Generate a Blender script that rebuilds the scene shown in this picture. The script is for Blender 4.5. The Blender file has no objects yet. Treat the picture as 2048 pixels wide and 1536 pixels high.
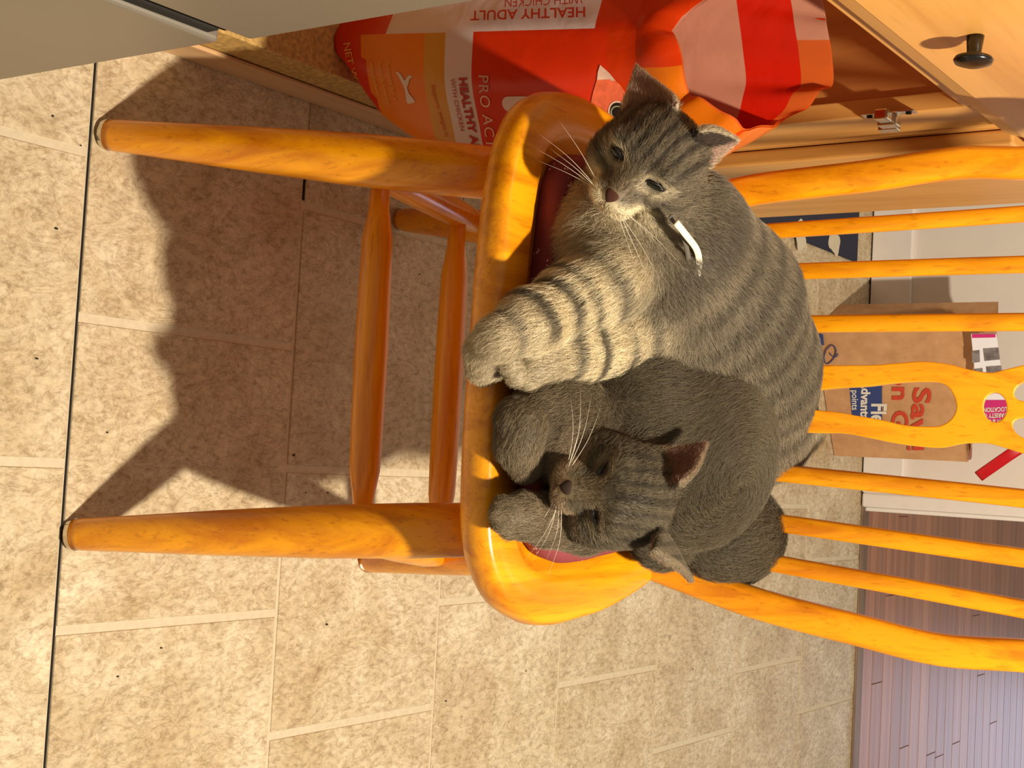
import bpy, bmesh, math, random
import numpy as np
from mathutils import Vector, Matrix

random.seed(7)
RNG = np.random.default_rng(11)
SC = bpy.context.scene
COL = SC.collection

# ------------------------------------------------------------------ camera (the phone was held upright, so the frame lies on its side)
F_PX, PITCH, ROLL, YAW, CAM_H = 2816.0, 0.605456, 0.018638, -0.064763, 1.131430
_cp, _sp, _cr, _sr = math.cos(PITCH), math.sin(PITCH), math.cos(ROLL), math.sin(ROLL)
_rz = np.array([[math.cos(YAW), math.sin(YAW), 0], [-math.sin(YAW), math.cos(YAW), 0], [0, 0, 1.0]])
_r0, _f0, _u0 = np.array([1.0, 0, 0]), np.array([0, _cp, -_sp]), np.array([0, _sp, _cp])
CR = _rz @ (_cr * _r0 + _sr * _u0)      # photo's +y  (right in the upright picture)
CU = _rz @ (-_sr * _r0 + _cr * _u0)     # photo's +x  (up in the upright picture)
CF = _rz @ _f0
CPOS = np.array([0, 0, CAM_H])
cam_data = bpy.data.cameras.new('camera')
cam = bpy.data.objects.new('camera', cam_data)
COL.objects.link(cam)
SC.camera = cam
cam_data.sensor_fit = 'HORIZONTAL'
cam_data.sensor_width = 36.0
cam_data.lens = F_PX / 2048 * 36.0
cam_data.clip_start = 0.05
_m = np.eye(4)
_m[:3, 0], _m[:3, 1], _m[:3, 2], _m[:3, 3] = CU, -CR, -CF, CPOS
cam.matrix_world = Matrix(_m.tolist())

# ------------------------------------------------------------------ light and exposure
def srgb(r, g, b, a=1.0):
    f = lambda c: (c / 255 / 12.92) if c <= 10 else ((c / 255 + 0.055) / 1.055) ** 2.4
    return (f(r), f(g), f(b), a)

SC.view_settings.view_transform = 'Standard'
SC.view_settings.look = 'None'
SC.view_settings.gamma = 1.0
SC.view_settings.use_curve_mapping = False
SC.view_settings.exposure = 0.0
world = bpy.data.worlds.new('room_light')
SC.world = world
world.use_nodes = True
_bg = world.node_tree.nodes['Background']
_bg.inputs[0].default_value = (1.0, 0.88, 0.72, 1)
_bg.inputs[1].default_value = 0.25

def lamp(name, kind, loc, energy, color, target=None, **kw):
    d = bpy.data.lights.new(name, kind)
    d.energy = energy
    d.color = color
    for k, v in kw.items():
        setattr(d, k, v)
    o = bpy.data.objects.new(name, d)
    COL.objects.link(o)
    o.location = loc
    if target is not None:
        o.rotation_euler = (Vector(target) - Vector(loc)).to_track_quat('-Z', 'Y').to_euler()
    return o

lamp('ceiling_lamp', 'POINT', (0.54, 0.845, 2.08), 245, (1.0, 0.89, 0.72), shadow_soft_size=0.045)
lamp('window_daylight', 'AREA', (1.35, 7.4, 1.0), 9.0, (0.72, 0.77, 1.0), target=(0.7, 4.2, 0.0), shape='RECTANGLE', size=0.9, size_y=0.9)

# ------------------------------------------------------------------ picture -> place helpers (every point gets a real height or depth)
def ray(x, y):
    return CF * F_PX + CR * (y - 768) + CU * (x - 1024)
def PZ(x, y, z):
    d = ray(x, y); return CPOS + d * ((z - CAM_H) / d[2])
def PY(x, y, Y):
    d = ray(x, y); return CPOS + d * (Y / d[1])
def PX(x, y, X):
    d = ray(x, y); return CPOS + d * (X / d[0])
def PP(x, y, o, n):
    d = ray(x, y); n = np.asarray(n, float); return CPOS + d * (np.dot(np.asarray(o) - CPOS, n) / np.dot(d, n))
def unit(v):
    v = np.asarray(v, float); return v / np.linalg.norm(v)

# ------------------------------------------------------------------ object helpers
WLOC = {}
def thing(name, label, cat, loc=(0, 0, 0), group=None):
    o = bpy.data.objects.new(name, None)
    COL.objects.link(o)
    o.location = loc
    o.empty_display_size = 0.05
    WLOC[o.name] = np.array(loc, float)
    o['label'] = label
    o['category'] = cat
    if group: o['group'] = group
    return o

def mesh_obj(name, verts, faces, mat, parent=None, smooth=False, origin=None, kind=None, label=None, cat=None, group=None, mats=None, fmat=None, uv=None):
    verts = np.asarray(verts, float)
    pw = WLOC[parent.name] if parent is not None else np.zeros(3)
    org = np.asarray(origin, float) if origin is not None else (pw if parent is not None else verts.mean(0))
    me = bpy.data.meshes.new(name)
    me.from_pydata([tuple(v) for v in (verts - org)], [], [tuple(int(i) for i in f) for f in faces])
    for m in (mats or [mat]):
        me.materials.append(m)
    if fmat is not None:
        me.polygons.foreach_set('material_index', np.asarray(fmat, np.int32))
    if smooth:
        me.polygons.foreach_set('use_smooth', np.ones(len(me.polygons), bool))
    me.update()
    o = bpy.data.objects.new(name, me)
    COL.objects.link(o)
    if parent is not None:
        o.parent = parent
    o.location = tuple(org - pw)
    WLOC[o.name] = org
    if kind: o['kind'] = kind
    if label: o['label'] = label
    if cat: o['category'] = cat
    if group: o['group'] = group
    return o

def from_bm(name, bm, mat, parent=None, **kw):
    bm.normal_update()
    bmesh.ops.recalc_face_normals(bm, faces=bm.faces[:])
    bm.verts.index_update()
    v = [tuple(x.co) for x in bm.verts]
    f = [[q.index for q in x.verts] for x in bm.faces]
    bm.free()
    return mesh_obj(name, v, f, mat, parent, **kw)

def box_bm(lo, hi, bevel=0.0, seg=2, bm=None):
    b2 = bmesh.new()
    bmesh.ops.create_cube(b2, size=1.0)
    lo, hi = np.minimum(lo, hi), np.maximum(lo, hi)
    for v in b2.verts:
        for i in range(3):
            v.co[i] = lo[i] if v.co[i] < 0 else hi[i]
    if bevel > 0:
        bmesh.ops.bevel(b2, geom=b2.edges[:], offset=bevel, segments=seg, affect='EDGES', profile=0.5)
    if bm is None:
        return b2
    me = bpy.data.meshes.new('tmp'); b2.to_mesh(me); b2.free(); bm.from_mesh(me); bpy.data.meshes.remove(me)
    return bm

def box(name, lo, hi, mat, parent=None, bevel=0.002, seg=2, **kw):
    return from_bm(name, box_bm(lo, hi, bevel, seg), mat, parent, **kw)

def sweep(points, radii, n=16, cap=True, rect=None, up=(0, 0, 1)):
    """tube through points; radii per point; rect = list of (half width, half depth) for a rounded bar"""
    pts = np.asarray(points, float)
    m = len(pts)
    tan = np.gradient(pts, axis=0)
    tan /= np.linalg.norm(tan, axis=1)[:, None]
    V, Fc = [], []
    ref = unit(up)
    for i in range(m):
        t = tan[i]
        a = np.cross(t, ref)
        if np.linalg.norm(a) < 1e-4: a = np.cross(t, [0.3, 1, 0])
        a = unit(a); b = np.cross(a, t)
        for k in range(n):
            th = 2 * math.pi * k / n
            c, s = math.cos(th), math.sin(th)
            if rect is not None:
                e = 0.55
                c2 = math.copysign(abs(c) ** e, c) * rect[i][0]; s2 = math.copysign(abs(s) ** e, s) * rect[i][1]
            else:
                c2, s2 = c * radii[i], s * radii[i]
            V.append(pts[i] + a * c2 + b * s2)
    for i in range(m - 1):
        for k in range(n):
            k2 = (k + 1) % n
            Fc.append([i * n + k, i * n + k2, (i + 1) * n + k2, (i + 1) * n + k])
    if cap:
        Fc.append([k for k in range(n)][::-1]); Fc.append([(m - 1) * n + k for k in range(n)])
    return np.array(V), Fc

def turned(A, B, profile, n=20):
    A, B = np.asarray(A, float), np.asarray(B, float)
    pts = [A + (B - A) * t for t, r in profile]
    return sweep(pts, [r for t, r in profile], n=n)

def spline(pts, n):
    """Catmull-Rom through pts, n samples"""
    p = np.asarray(pts, float)
    p = np.vstack([2 * p[0] - p[1], p, 2 * p[-1] - p[-2]])
    m = len(p) - 3
    out = []
    for s in np.linspace(0, m - 1e-9, n):
        i = int(s); t = s - i
        a, b, c, d = p[i], p[i + 1], p[i + 2], p[i + 3]
        out.append(0.5 * (2 * b + (c - a) * t + (2 * a - 5 * b + 4 * c - d) * t * t + (3 * b - a - 3 * c + d) * t ** 3))
    return np.array(out)

def curve_mesh(loops, extrude, bevel=0.0):
    """filled flat outline with holes -> verts (2-D + thickness), faces"""
    cu = bpy.data.curves.new('tmp', 'CURVE')
    cu.dimensions = '2D'; cu.fill_mode = 'BOTH'; cu.extrude = extrude; cu.bevel_depth = bevel; cu.bevel_resolution = 1
    for lp in loops:
        s = cu.splines.new('POLY')
        s.points.add(len(lp) - 1)
        s.points.foreach_set('co', np.array([[a, b, 0, 1] for a, b in lp], float).ravel())
        s.use_cyclic_u = True
    return _to_mesh(cu)

def text_mesh(txt, size=1.0, extrude=0.0, align='LEFT', spacing=1.0, bold=0.0):
    cu = bpy.data.curves.new('tmp', 'FONT')
    cu.body = txt; cu.size = size; cu.extrude = extrude; cu.align_x = align; cu.space_character = spacing; cu.offset = bold; cu.resolution_u = 3
    return _to_mesh(cu)

def _to_mesh(cu):
    o = bpy.data.objects.new('tmp', cu)
    COL.objects.link(o)
    dg = bpy.context.evaluated_depsgraph_get()
    me = o.evaluated_get(dg).to_mesh()
    v = np.array([tuple(x.co) for x in me.vertices])
    f = [list(p.vertices) for p in me.polygons]
    o.evaluated_get(dg).to_mesh_clear()
    bpy.data.objects.remove(o); bpy.data.curves.remove(cu)
    return v, f

def lettering(txt, origin, e1, e2, size, mat, parent, align='LEFT', lift=0.0006, spacing=1.0, bold=0.0, name='lettering', warp=None):
    v, f = text_mesh(txt, size, 0.0, align, spacing, bold)
    e1, e2 = np.asarray(e1, float), np.asarray(e2, float)
    n = np.cross(unit(e1), unit(e2))
    if warp is not None:
        w = np.array([warp(a, b) for a, b in v[:, :2]])
    else:
        w = np.asarray(origin) + v[:, :1] * e1 + v[:, 1:2] * e2 + n * lift
    return mesh_obj(name, w, f, mat, parent)

# ------------------------------------------------------------------ materials
def new_mat(name):
    m = bpy.data.materials.new(name)
    m.use_nodes = True
    nt = m.node_tree
    b = nt.nodes['Principled BSDF']
    return m, nt, b

def ramp(nt, stops):
    r = nt.nodes.new('ShaderNodeValToRGB')
    el = r.color_ramp.elements
    while len(el) < len(stops): el.new(0.5)
    for e, (p, c) in zip(el, stops):
        e.position = p; e.color = c
    return r

def noise(nt, vec, scale, detail=4, rough=0.55, dist=0.0):
    n = nt.nodes.new('ShaderNodeTexNoise')
    n.inputs['Scale'].default_value = scale; n.inputs['Detail'].default_value = detail
    n.inputs['Roughness'].default_value = rough; n.inputs['Distortion'].default_value = dist
    nt.links.new(vec, n.inputs['Vector'])
    return n

def coords(nt, scale=(1, 1, 1), rot=(0, 0, 0), kind='Object', rand=False):
    tc = nt.nodes.new('ShaderNodeTexCoord')
    mp = nt.nodes.new('ShaderNodeMapping')
    mp.inputs['Scale'].default_value = scale; mp.inputs['Rotation'].default_value = rot
    nt.links.new(tc.outputs[kind], mp.inputs['Vector'])
    if rand:
        oi = nt.nodes.new('ShaderNodeObjectInfo')
        mu = nt.nodes.new('ShaderNodeMath'); mu.operation = 'MULTIPLY'; mu.inputs[1].default_value = 37.0
        nt.links.new(oi.outputs['Random'], mu.inputs[0])
        cb = nt.nodes.new('ShaderNodeCombineXYZ')
        for i in range(3): nt.links.new(mu.outputs[0], cb.inputs[i])
        nt.links.new(cb.outputs[0], mp.inputs['Location'])
    return mp.outputs[0]

def bump(nt, b, height, strength=0.2, dist=0.002):
    bp = nt.nodes.new('ShaderNodeBump')
    bp.inputs['Strength'].default_value = strength; bp.inputs['Distance'].default_value = dist
    nt.links.new(height, bp.inputs['Height'])
    nt.links.new(bp.outputs[0], b.inputs['Normal'])

def plain(name, col, rough=0.5, metal=0.0, var=0.06, scale=40, spec=0.5, bmp=0.05):
    m, nt, b = new_mat(name)
    v = coords(nt)
    n = noise(nt, v, scale, 4)
    c = np.array(col[:3])
    r = ramp(nt, [(0.3, tuple(c * (1 - var)) + (1,)), (0.7, tuple(np.minimum(c * (1 + var), 1)) + (1,))])
    nt.links.new(n.outputs['Fac'], r.inputs[0]); nt.links.new(r.outputs[0], b.inputs['Base Color'])
    b.inputs['Roughness'].default_value = rough; b.inputs['Metallic'].default_value = metal
    b.inputs['Specular IOR Level'].default_value = spec
    if bmp: bump(nt, b, n.outputs['Fac'], bmp, 0.001)
    return m

def wood(name, axis, light, dark, rough=0.3, grain=1.0, pores=True, coat=0.25, rand=True):
    m, nt, b = new_mat(name)
    sc = [38, 38, 38]; sc[axis] = 2.2
    v = coords(nt, tuple(s * grain for s in sc), rand=rand)
    n1 = noise(nt, v, 1.0, 5, 0.6, 0.6)
    sc2 = [330, 330, 330]; sc2[axis] = 24
    v2 = coords(nt, tuple(s * grain for s in sc2), rand=rand)
    n2 = noise(nt, v2, 1.0, 2, 0.5)
    r = ramp(nt, [(0.32, dark), (0.56, light)])
    nt.links.new(n1.outputs['Fac'], r.inputs[0])
    rp = ramp(nt, [(0.30, (0.62, 0.55, 0.50, 1)), (0.40, (1, 1, 1, 1))])
    nt.links.new(n2.outputs['Fac'], rp.inputs[0])
    mx = nt.nodes.new('ShaderNodeMix'); mx.data_type = 'RGBA'; mx.blend_type = 'MULTIPLY'
    mx.inputs['Factor'].default_value = 0.55 if pores else 0.2
    nt.links.new(r.outputs[0], mx.inputs['A']); nt.links.new(rp.outputs[0], mx.inputs['B'])
    nt.links.new(mx.outputs['Result'], b.inputs['Base Color'])
    b.inputs['Roughness'].default_value = rough
    b.inputs['Coat Weight'].default_value = coat; b.inputs['Coat Roughness'].default_value = 0.15
    bump(nt, b, n2.outputs['Fac'], 0.05, 0.0006)
    return m

OAK_L, OAK_D = srgb(242, 160, 14), srgb(204, 118, 8)
WOODX = wood('honey_oak_across', 0, OAK_L, OAK_D)
WOODY = wood('honey_oak_along', 1, OAK_L, OAK_D)
WOODZ = wood('honey_oak_upright', 2, OAK_L, OAK_D)

def tile_mat():
    m, nt, b = new_mat('stone_look_vinyl')
    v = coords(nt, (1, 1, 1), rand=True)
    big = noise(nt, v, 9, 6, 0.62, 0.8)
    v2 = coords(nt, (1.0, 0.55, 1), rot=(0, 0, 0.35), rand=True)
    fine = noise(nt, v2, 150, 8, 0.78, 0.35)
    vein = noise(nt, v2, 26, 5, 0.6, 2.5)
    r1 = ramp(nt, [(0.30, srgb(188, 166, 130)), (0.52, srgb(206, 188, 156)), (0.72, srgb(222, 208, 180))])
    nt.links.new(big.outputs['Fac'], r1.inputs[0])
    r2 = ramp(nt, [(0.36, (0.56, 0.50, 0.42, 1)), (0.50, (0.93, 0.91, 0.88, 1)), (0.64, (1.16, 1.16, 1.14, 1))])
    nt.links.new(fine.outputs['Fac'], r2.inputs[0])
    mx = nt.nodes.new('ShaderNodeMix'); mx.data_type = 'RGBA'; mx.blend_type = 'MULTIPLY'; mx.inputs['Factor'].default_value = 0.85
    nt.links.new(r1.outputs[0], mx.inputs['A']); nt.links.new(r2.outputs[0], mx.inputs['B'])
    r3 = ramp(nt, [(0.44, (1, 1, 1, 1)), (0.495, (0.66, 0.58, 0.47, 1)), (0.52, (1, 1, 1, 1))])
    nt.links.new(vein.outputs['Fac'], r3.inputs[0])
    mx2 = nt.nodes.new('ShaderNodeMix'); mx2.data_type = 'RGBA'; mx2.blend_type = 'MULTIPLY'; mx2.inputs['Factor'].default_value = 0.6
    nt.links.new(mx.outputs['Result'], mx2.inputs['A']); nt.links.new(r3.outputs[0], mx2.inputs['B'])
    nt.links.new(mx2.outputs['Result'], b.inputs['Base Color'])
    b.inputs['Roughness'].default_value = 0.42
    b.inputs['Specular IOR Level'].default_value = 0.3
    bump(nt, b, fine.outputs['Fac'], 0.35, 0.0015)
    return m
TILE = tile_mat()
GROUT = plain('grout_line', srgb(204, 188, 158), 0.6, var=0.08, scale=120)
SEAM = plain('dark_seam', srgb(30, 22, 16), 0.8, bmp=0)

def plank_mat():
    m, nt, b = new_mat('bamboo_strip_floor')
    v = coords(nt, (1.3, 60, 60), rand=True)
    n = noise(nt, v, 1.0, 4, 0.6)
    oi = nt.nodes.new('ShaderNodeObjectInfo')
    r = ramp(nt, [(0.3, srgb(146, 94, 66)), (0.7, srgb(188, 132, 98))])
    nt.links.new(n.outputs['Fac'], r.inputs[0])
    r2 = ramp(nt, [(0.0, (0.82, 0.80, 0.80, 1)), (1.0, (1.1, 1.08, 1.06, 1))])
    nt.links.new(oi.outputs['Random'], r2.inputs[0])
    mx = nt.nodes.new('ShaderNodeMix'); mx.data_type = 'RGBA'; mx.blend_type = 'MULTIPLY'; mx.inputs['Factor'].default_value = 1
    nt.links.new(r.outputs[0], mx.inputs['A']); nt.links.new(r2.outputs[0], mx.inputs['B'])
    nt.links.new(mx.outputs['Result'], b.inputs['Base Color'])
    b.inputs['Roughness'].default_value = 0.33
    bump(nt, b, n.outputs['Fac'], 0.08, 0.001)
    return m
PLANK = plank_mat()
PAINT = plain('white_wall_paint', srgb(232, 222, 210), 0.6, var=0.02, scale=15)
TRIMW = plain('white_trim_paint', srgb(236, 228, 220), 0.45, var=0.03, scale=30)
CABX = wood('cabinet_ply_across', 1, srgb(214, 158, 84), srgb(190, 132, 62), rough=0.4, grain=0.5, pores=False, coat=0.1)
CABZ = wood('cabinet_ply_upright', 2, srgb(205, 148, 76), srgb(176, 120, 54), rough=0.4, grain=0.5, pores=False, coat=0.1)
CABIN = wood('cabinet_inside', 2, srgb(196, 128, 66), srgb(170, 104, 48), rough=0.45, grain=0.5, pores=False, coat=0.1)
SHOEM = wood('shoe_board_wood', 1, srgb(214, 176, 128), srgb(196, 154, 104), rough=0.5, grain=0.5, pores=False, coat=0.05)
PARTICLE = plain('particle_board', srgb(186, 150, 84), 0.7, var=0.35, scale=160)
STEEL = plain('brushed_steel', srgb(146, 138, 124), 0.42, metal=0.55, var=0.04, scale=6, bmp=0)
GASKET = plain('dark_gasket', srgb(46, 44, 41), 0.9, spec=0.1)
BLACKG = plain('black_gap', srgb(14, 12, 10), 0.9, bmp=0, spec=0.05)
NICKEL = plain('nickel', srgb(214, 204, 188), 0.22, metal=1.0, var=0.03, bmp=0)
BLACKK = plain('black_enamel', srgb(24, 20, 17), 0.22, var=0.1, bmp=0, spec=0.6)
# ================================================================== setting
T = 0.3048
Y0 = 0.881866
floor = box('floor', (-1.7, -0.35, -0.05), (1.7, 3.05, -0.0015), GROUT, bevel=0, kind='structure')
gx, gy = 0.0095, 0.0050
tile_bm = box_bm((-T / 2 + gx / 2, -T / 2 + gy / 2, -0.007), (T / 2 - gx / 2, T / 2 - gy / 2, 0.0), 0.0006, 1)
tile_me = bpy.data.meshes.new('tile')
bmesh.ops.recalc_face_normals(tile_bm, faces=tile_bm.faces[:])
tile_bm.to_mesh(tile_me); tile_bm.free(); tile_me.materials.append(TILE)
offs = {-3: 0.333, -2: 0.19, -1: 0.333, 0: 0.190, 1: 0.330, 2: 0.194, 3: 0.333, 4: 0.168, 5: 0.063, 6: 0.173}
for k in range(-3, 7):
    for i in range(-5, 5):
        cx = offs[k] + (i + 0.5) * T
        if cx < -1.05 or cx > 1.15: continue
        o = bpy.data.objects.new('tile', tile_me)
        COL.objects.link(o); o.parent = floor
        w = np.array([cx, Y0 + (k + 0.5) * T, 0.0])
        o.location = tuple(w - WLOC[floor.name])
box('seam', (-1.2, Y0 - 0.0007, -0.004), (1.3, Y0 + 0.0007, 0.0006), SEAM, floor, bevel=0)
box('seam', (-0.325, Y0 + T - 0.0008, -0.004), (-0.286, Y0 + T + 0.0008, 0.0006), SEAM, floor, bevel=0)

floor2 = box('floor_2', (-1.6, 3.05, -0.05), (2.6, 7.6, -0.003), SEAM, bevel=0, kind='structure')
pw = 0.068
pl_me = {}
def plank_mesh(L):
    bm = box_bm((-L / 2, -pw / 2 + 0.0008, -0.012), (L / 2, pw / 2 - 0.0008, 0.0), 0.0009, 1)
    bmesh.ops.recalc_face_normals(bm, faces=bm.faces[:])
    me = bpy.data.meshes.new('plank'); bm.to_mesh(me); bm.free(); me.materials.append(PLANK)
    return me
for L in (0.9, 1.2): pl_me[L] = plank_mesh(L)
for j in range(46):
    y = 3.052 + (j + 0.5) * pw
    x = -0.9 - random.random() * 0.9
    while x < 2.2:
        L = random.choice((0.9, 1.2))
        if x + L > -0.35:
            o = bpy.data.objects.new('plank', pl_me[L]); COL.objects.link(o); o.parent = floor2
            o.location = tuple(np.array([x + L / 2, y, 0.0]) - WLOC[floor2.name])
        x += L + 0.001
box('trim_1', (0.052, 3.008, -0.002), (2.4, 3.050, 0.005), wood('threshold_wood', 0, srgb(132, 102, 72), srgb(92, 66, 42), rough=0.5), bevel=0.003, kind='structure')

wall = box('wall_back', (-1.7, 3.012, 0), (0.048, 3.13, 2.4), PAINT, bevel=0.003, kind='structure')
box('baseboard_back', (-1.7, 3.000, 0.003), (0.03, 3.012, 0.094), TRIMW, bevel=0.003, kind='structure')
box('trim_2', (0.030, 2.998, 0.004), (0.062, 3.14, 2.1), TRIMW, bevel=0.005, kind='structure')
box('trim_3', (0.062, 3.02, 0.004), (0.071, 3.06, 2.1), TRIMW, bevel=0.003, kind='structure')
box('trim_4', (-1.7, 3.0035, -0.001), (0.03, 3.012, 0.0035), SEAM, bevel=0, kind='structure')

# ================================================================== fridge
fr = thing('refrigerator', 'stainless steel refrigerator with two doors, cut by the frame corner', 'refrigerator', (-0.62, 0.3, 0))
box('bottom_drawer', (-0.375, -0.3, 0.05), (-0.300, 0.725, 0.344), STEEL, fr, bevel=0.004, seg=3)
box('upper_door', (-0.375, -0.3, 0.370), (-0.300, 0.731, 1.02), STEEL, fr, bevel=0.004, seg=3)
box('gasket', (-0.375, -0.3, 0.3445), (-0.3035, 0.712, 0.3575), GASKET, fr, bevel=0.002)
box('gasket', (-0.375, -0.3, 0.358), (-0.3045, 0.716, 0.3695), BLACKG, fr, bevel=0.001)
box('cabinet_body', (-0.95, -0.3, 0.02), (-0.377, 0.715, 1.02), GASKET, fr, bevel=0.006)

# ================================================================== kitchen base cabinet with the bag inside
XF = -0.404
cb = thing('base_cabinet', 'open doorless honey plywood base cabinet holding the orange pet food bag', 'cabinet', (-0.7, 1.2, 0))
box('bottom_shelf', (-0.98, 0.86, 0.080), (XF, 1.50, 0.100), PARTICLE, cb, bevel=0.0015)
box('kick_board', (-0.98, 0.86, 0.0), (XF - 0.002, 1.50, 0.0795), PARTICLE, cb, bevel=0.001)
box('shoe_board', (XF - 0.001, 0.80, 0.001), (XF + 0.004, 1.578, 0.045), SHOEM, cb, bevel=0.0015)
box('stile', (XF - 0.02, 1.495, 0.10), (XF, 1.578, 0.78), CABZ, cb, bevel=0.0015)
box('stile', (XF - 0.02, 0.84, 0.10), (XF, 0.885, 0.78), CABZ, cb, bevel=0.0015)
box('rail', (XF - 0.02, 0.886, 0.664), (XF, 1.494, 0.72), CABX, cb, bevel=0.0015)
sp_ = box('side_panel', (-0.98, 1.502, 0.0), (XF - 0.021, 1.52, 0.86), CABIN, cb, bevel=0.001)
box('side_panel', (-0.98, 0.842, 0.0), (XF - 0.021, 0.858, 0.86), CABIN, cb, bevel=0.001)
box('back_panel', (-1.0, 0.842, 0.0), (-0.982, 1.52, 0.86), CABIN, cb, bevel=0.001)
v, f = sweep([(-0.462, 1.5025, 0.655), (-0.462, 1.5012, 0.655)], [0.0035, 0.0035], 12)
mesh_obj('shelf_pin_hole', v, f, BLACKG, sp_)
# drawer front with a chamfered plywood lower edge, and its knob
bm = bmesh.new()
XD = XF + 0.020
sec = [(XF + 0.0005, 0.688), (XF + 0.011, 0.687), (XF + 0.013, 0.688), (XD - 0.0012, 0.7065), (XD, 0.708), (XD, 0.858), (XD - 0.003, 0.862), (XF + 0.0005, 0.862)]
vs = [[bm.verts.new((x, y, z)) for x, z in sec] for y in (0.89, 1.574)]
n_ = len(sec)
for i in range(n_):
    bm.faces.new([vs[0][i], vs[0][(i + 1) % n_], vs[1][(i + 1) % n_], vs[1][i]])
bm.faces.new(vs[0]); bm.faces.new(vs[1][::-1])
dr = from_bm('drawer_front', bm, CABX, cb)
kp = PX(1951, 72, XD)
prof = [(0, 0.0075), (0.5, 0.0062), (0.62, 0.0066), (0.70, 0.0155), (0.78, 0.0168), (0.88, 0.0155), (0.97, 0.009), (1.0, 0.002)]
v, f = turned(kp, kp + np.array([0.027, -0.001, -0.001]), prof, 28)
mesh_obj('knob', v, f, BLACKK, dr, smooth=True, label='black mushroom knob')
# hinge left on the stile
hc = np.array([XF, 1.484, 0.585])
hg = bmesh.new()
box_bm(hc + [0.0002, -0.004, -0.030], hc + [0.002, 0.010, 0.030], 0.0006, 1, hg)
box_bm(hc + [0.0002, -0.0045, -0.011], hc + [0.016, 0.012, 0.011], 0.002, 2, hg)
hinge = from_bm('hinge', hg, NICKEL, cb, label='bright nickel hinge left without its door')
box('hinge_arm', hc + [0.002, -0.026, -0.007], hc + [0.014, -0.003, 0.008], NICKEL, hinge, bevel=0.002)
box('hinge_tab', hc + [0.004, 0.012, -0.016], hc + [0.017, 0.026, 0.006], NICKEL, hinge, bevel=0.002)
for dz in (-0.022, 0.022):
    c = hc + [0.0026, 0.003, dz]
    v, f = sweep([c, c + [0.0008, 0, 0]], [0.0035, 0.0035], 12)
    mesh_obj('screw', v, f, BLACKG, hinge)

cb2 = thing('base_cabinet', 'closed honey wood base cabinet behind the chair back, next to the open one', 'cabinet', (-0.7, 1.8, 0))
box('carcass', (-1.0, 1.592, 0.0), (XF - 0.001, 2.0, 0.86), CABZ, cb2, bevel=0.003)
box('door', (XF, 1.603, 0.055), (XF + 0.019, 1.945, 0.688), CABZ, cb2, bevel=0.004, seg=3)
box('drawer_front', (XF, 1.603, 0.704), (XF + 0.019, 1.945, 0.858), CABX, cb2, bevel=0.004, seg=3)
box('shoe_board', (XF - 0.001, 1.592, 0.001), (XF + 0.004, 2.0, 0.045), SHOEM, cb2, bevel=0.0015)
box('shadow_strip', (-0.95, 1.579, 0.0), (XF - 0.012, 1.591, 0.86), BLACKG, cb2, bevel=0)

# ================================================================== chair
SZ = 0.440
ch = thing('dining_chair', 'honey oak bow-back dining chair with spindles and a pierced splat', 'chair', (-0.09, 1.15, 0))
outline = [(-0.23, 0.975), (-0.16, 0.970), (-0.059, 0.967), (0.007, 0.967), (0.062, 0.971), (0.098, 0.985), (0.128, 1.013), (0.145, 1.053), (0.150, 1.090), (0.147, 1.135), (0.140, 1.190),
           (0.118, 1.268), (0.085, 1.335), (0.02, 1.378), (-0.09, 1.395), (-0.20, 1.378), (-0.272, 1.335), (-0.308, 1.268), (-0.330, 1.190), (-0.340, 1.120), (-0.340, 1.075), (-0.330, 1.033), (-0.308, 1.003), (-0.275, 0.985)]
ol = np.array(outline)
ol = np.vstack([ol, ol[:1]])
oc = spline(ol, 121)[:-1]
cen = oc.mean(0)
def ring(s, z): return [(cen[0] + (x - cen[0]) * s, cen[1] + (y - cen[1]) * s, z) for x, y in oc]
def inset(d, z):
    p = oc; t = np.roll(p, -1, 0) - np.roll(p, 1, 0); t /= np.linalg.norm(t, axis=1)[:, None]
    nrm = np.stack([-t[:, 1], t[:, 0]], 1)
    return [(x, y, z) for x, y in p + nrm * d]
rings = [inset(0.03, SZ - 0.036), inset(0.009, SZ - 0.034), inset(0.003, SZ - 0.028), inset(0.0, SZ - 0.019), inset(0.001, SZ - 0.008), inset(0.004, SZ - 0.002), inset(0.008, SZ), inset(0.040, SZ)]
for d, dz in ((0.046, -0.003), (0.056, -0.010), (0.070, -0.0125)):
    rings.append(inset(d, SZ + dz))
V = [p for r in rings for p in r]; Fc = []
N = len(oc)
for i in range(len(rings) - 1):
    for k in range(N):
        Fc.append([i * N + k, i * N + (k + 1) % N, (i + 1) * N + (k + 1) % N, (i + 1) * N + k])
Fc.append(list(range(N))[::-1]); Fc.append([(len(rings) - 1) * N + k for k in range(N)])
seat = mesh_obj('seat', V, Fc, WOODY, ch, smooth=True)
def leg(foot, top, profile, mat=WOODZ):
    v, f = turned(foot, top, profile, 22)
    o = mesh_obj('leg', v, f, mat, ch, smooth=True)
    d = unit(np.asarray(top) - foot)
    v, f = sweep([np.asarray(foot) + [0, 0, -0.0], np.asarray(foot) + d * 0.005], [profile[0][1] * 1.0, profile[0][1] * 1.06], 18)
    mesh_obj('foot_glide', v, f, NICKEL, o)
    return o
pl = [(0.012, 0.0150), (0.03, 0.0158), (0.12, 0.0172), (0.35, 0.0215), (0.6, 0.0250), (0.8, 0.0255), (1.0, 0.0240)]
def lp(foot, top): return np.array(foot) + (np.array(top) - np.array(foot)) * 0.0
FL, FR, RL, RR = np.array([-0.299, 0.899, 0.0]), np.array([0.097, 0.893, 0.0]), np.array([-0.294, 1.362, 0.0]), np.array([0.135, 1.338, 0.0])
_q = lambda foot, p: foot + (p - foot) * (0.408 / p[2])
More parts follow.
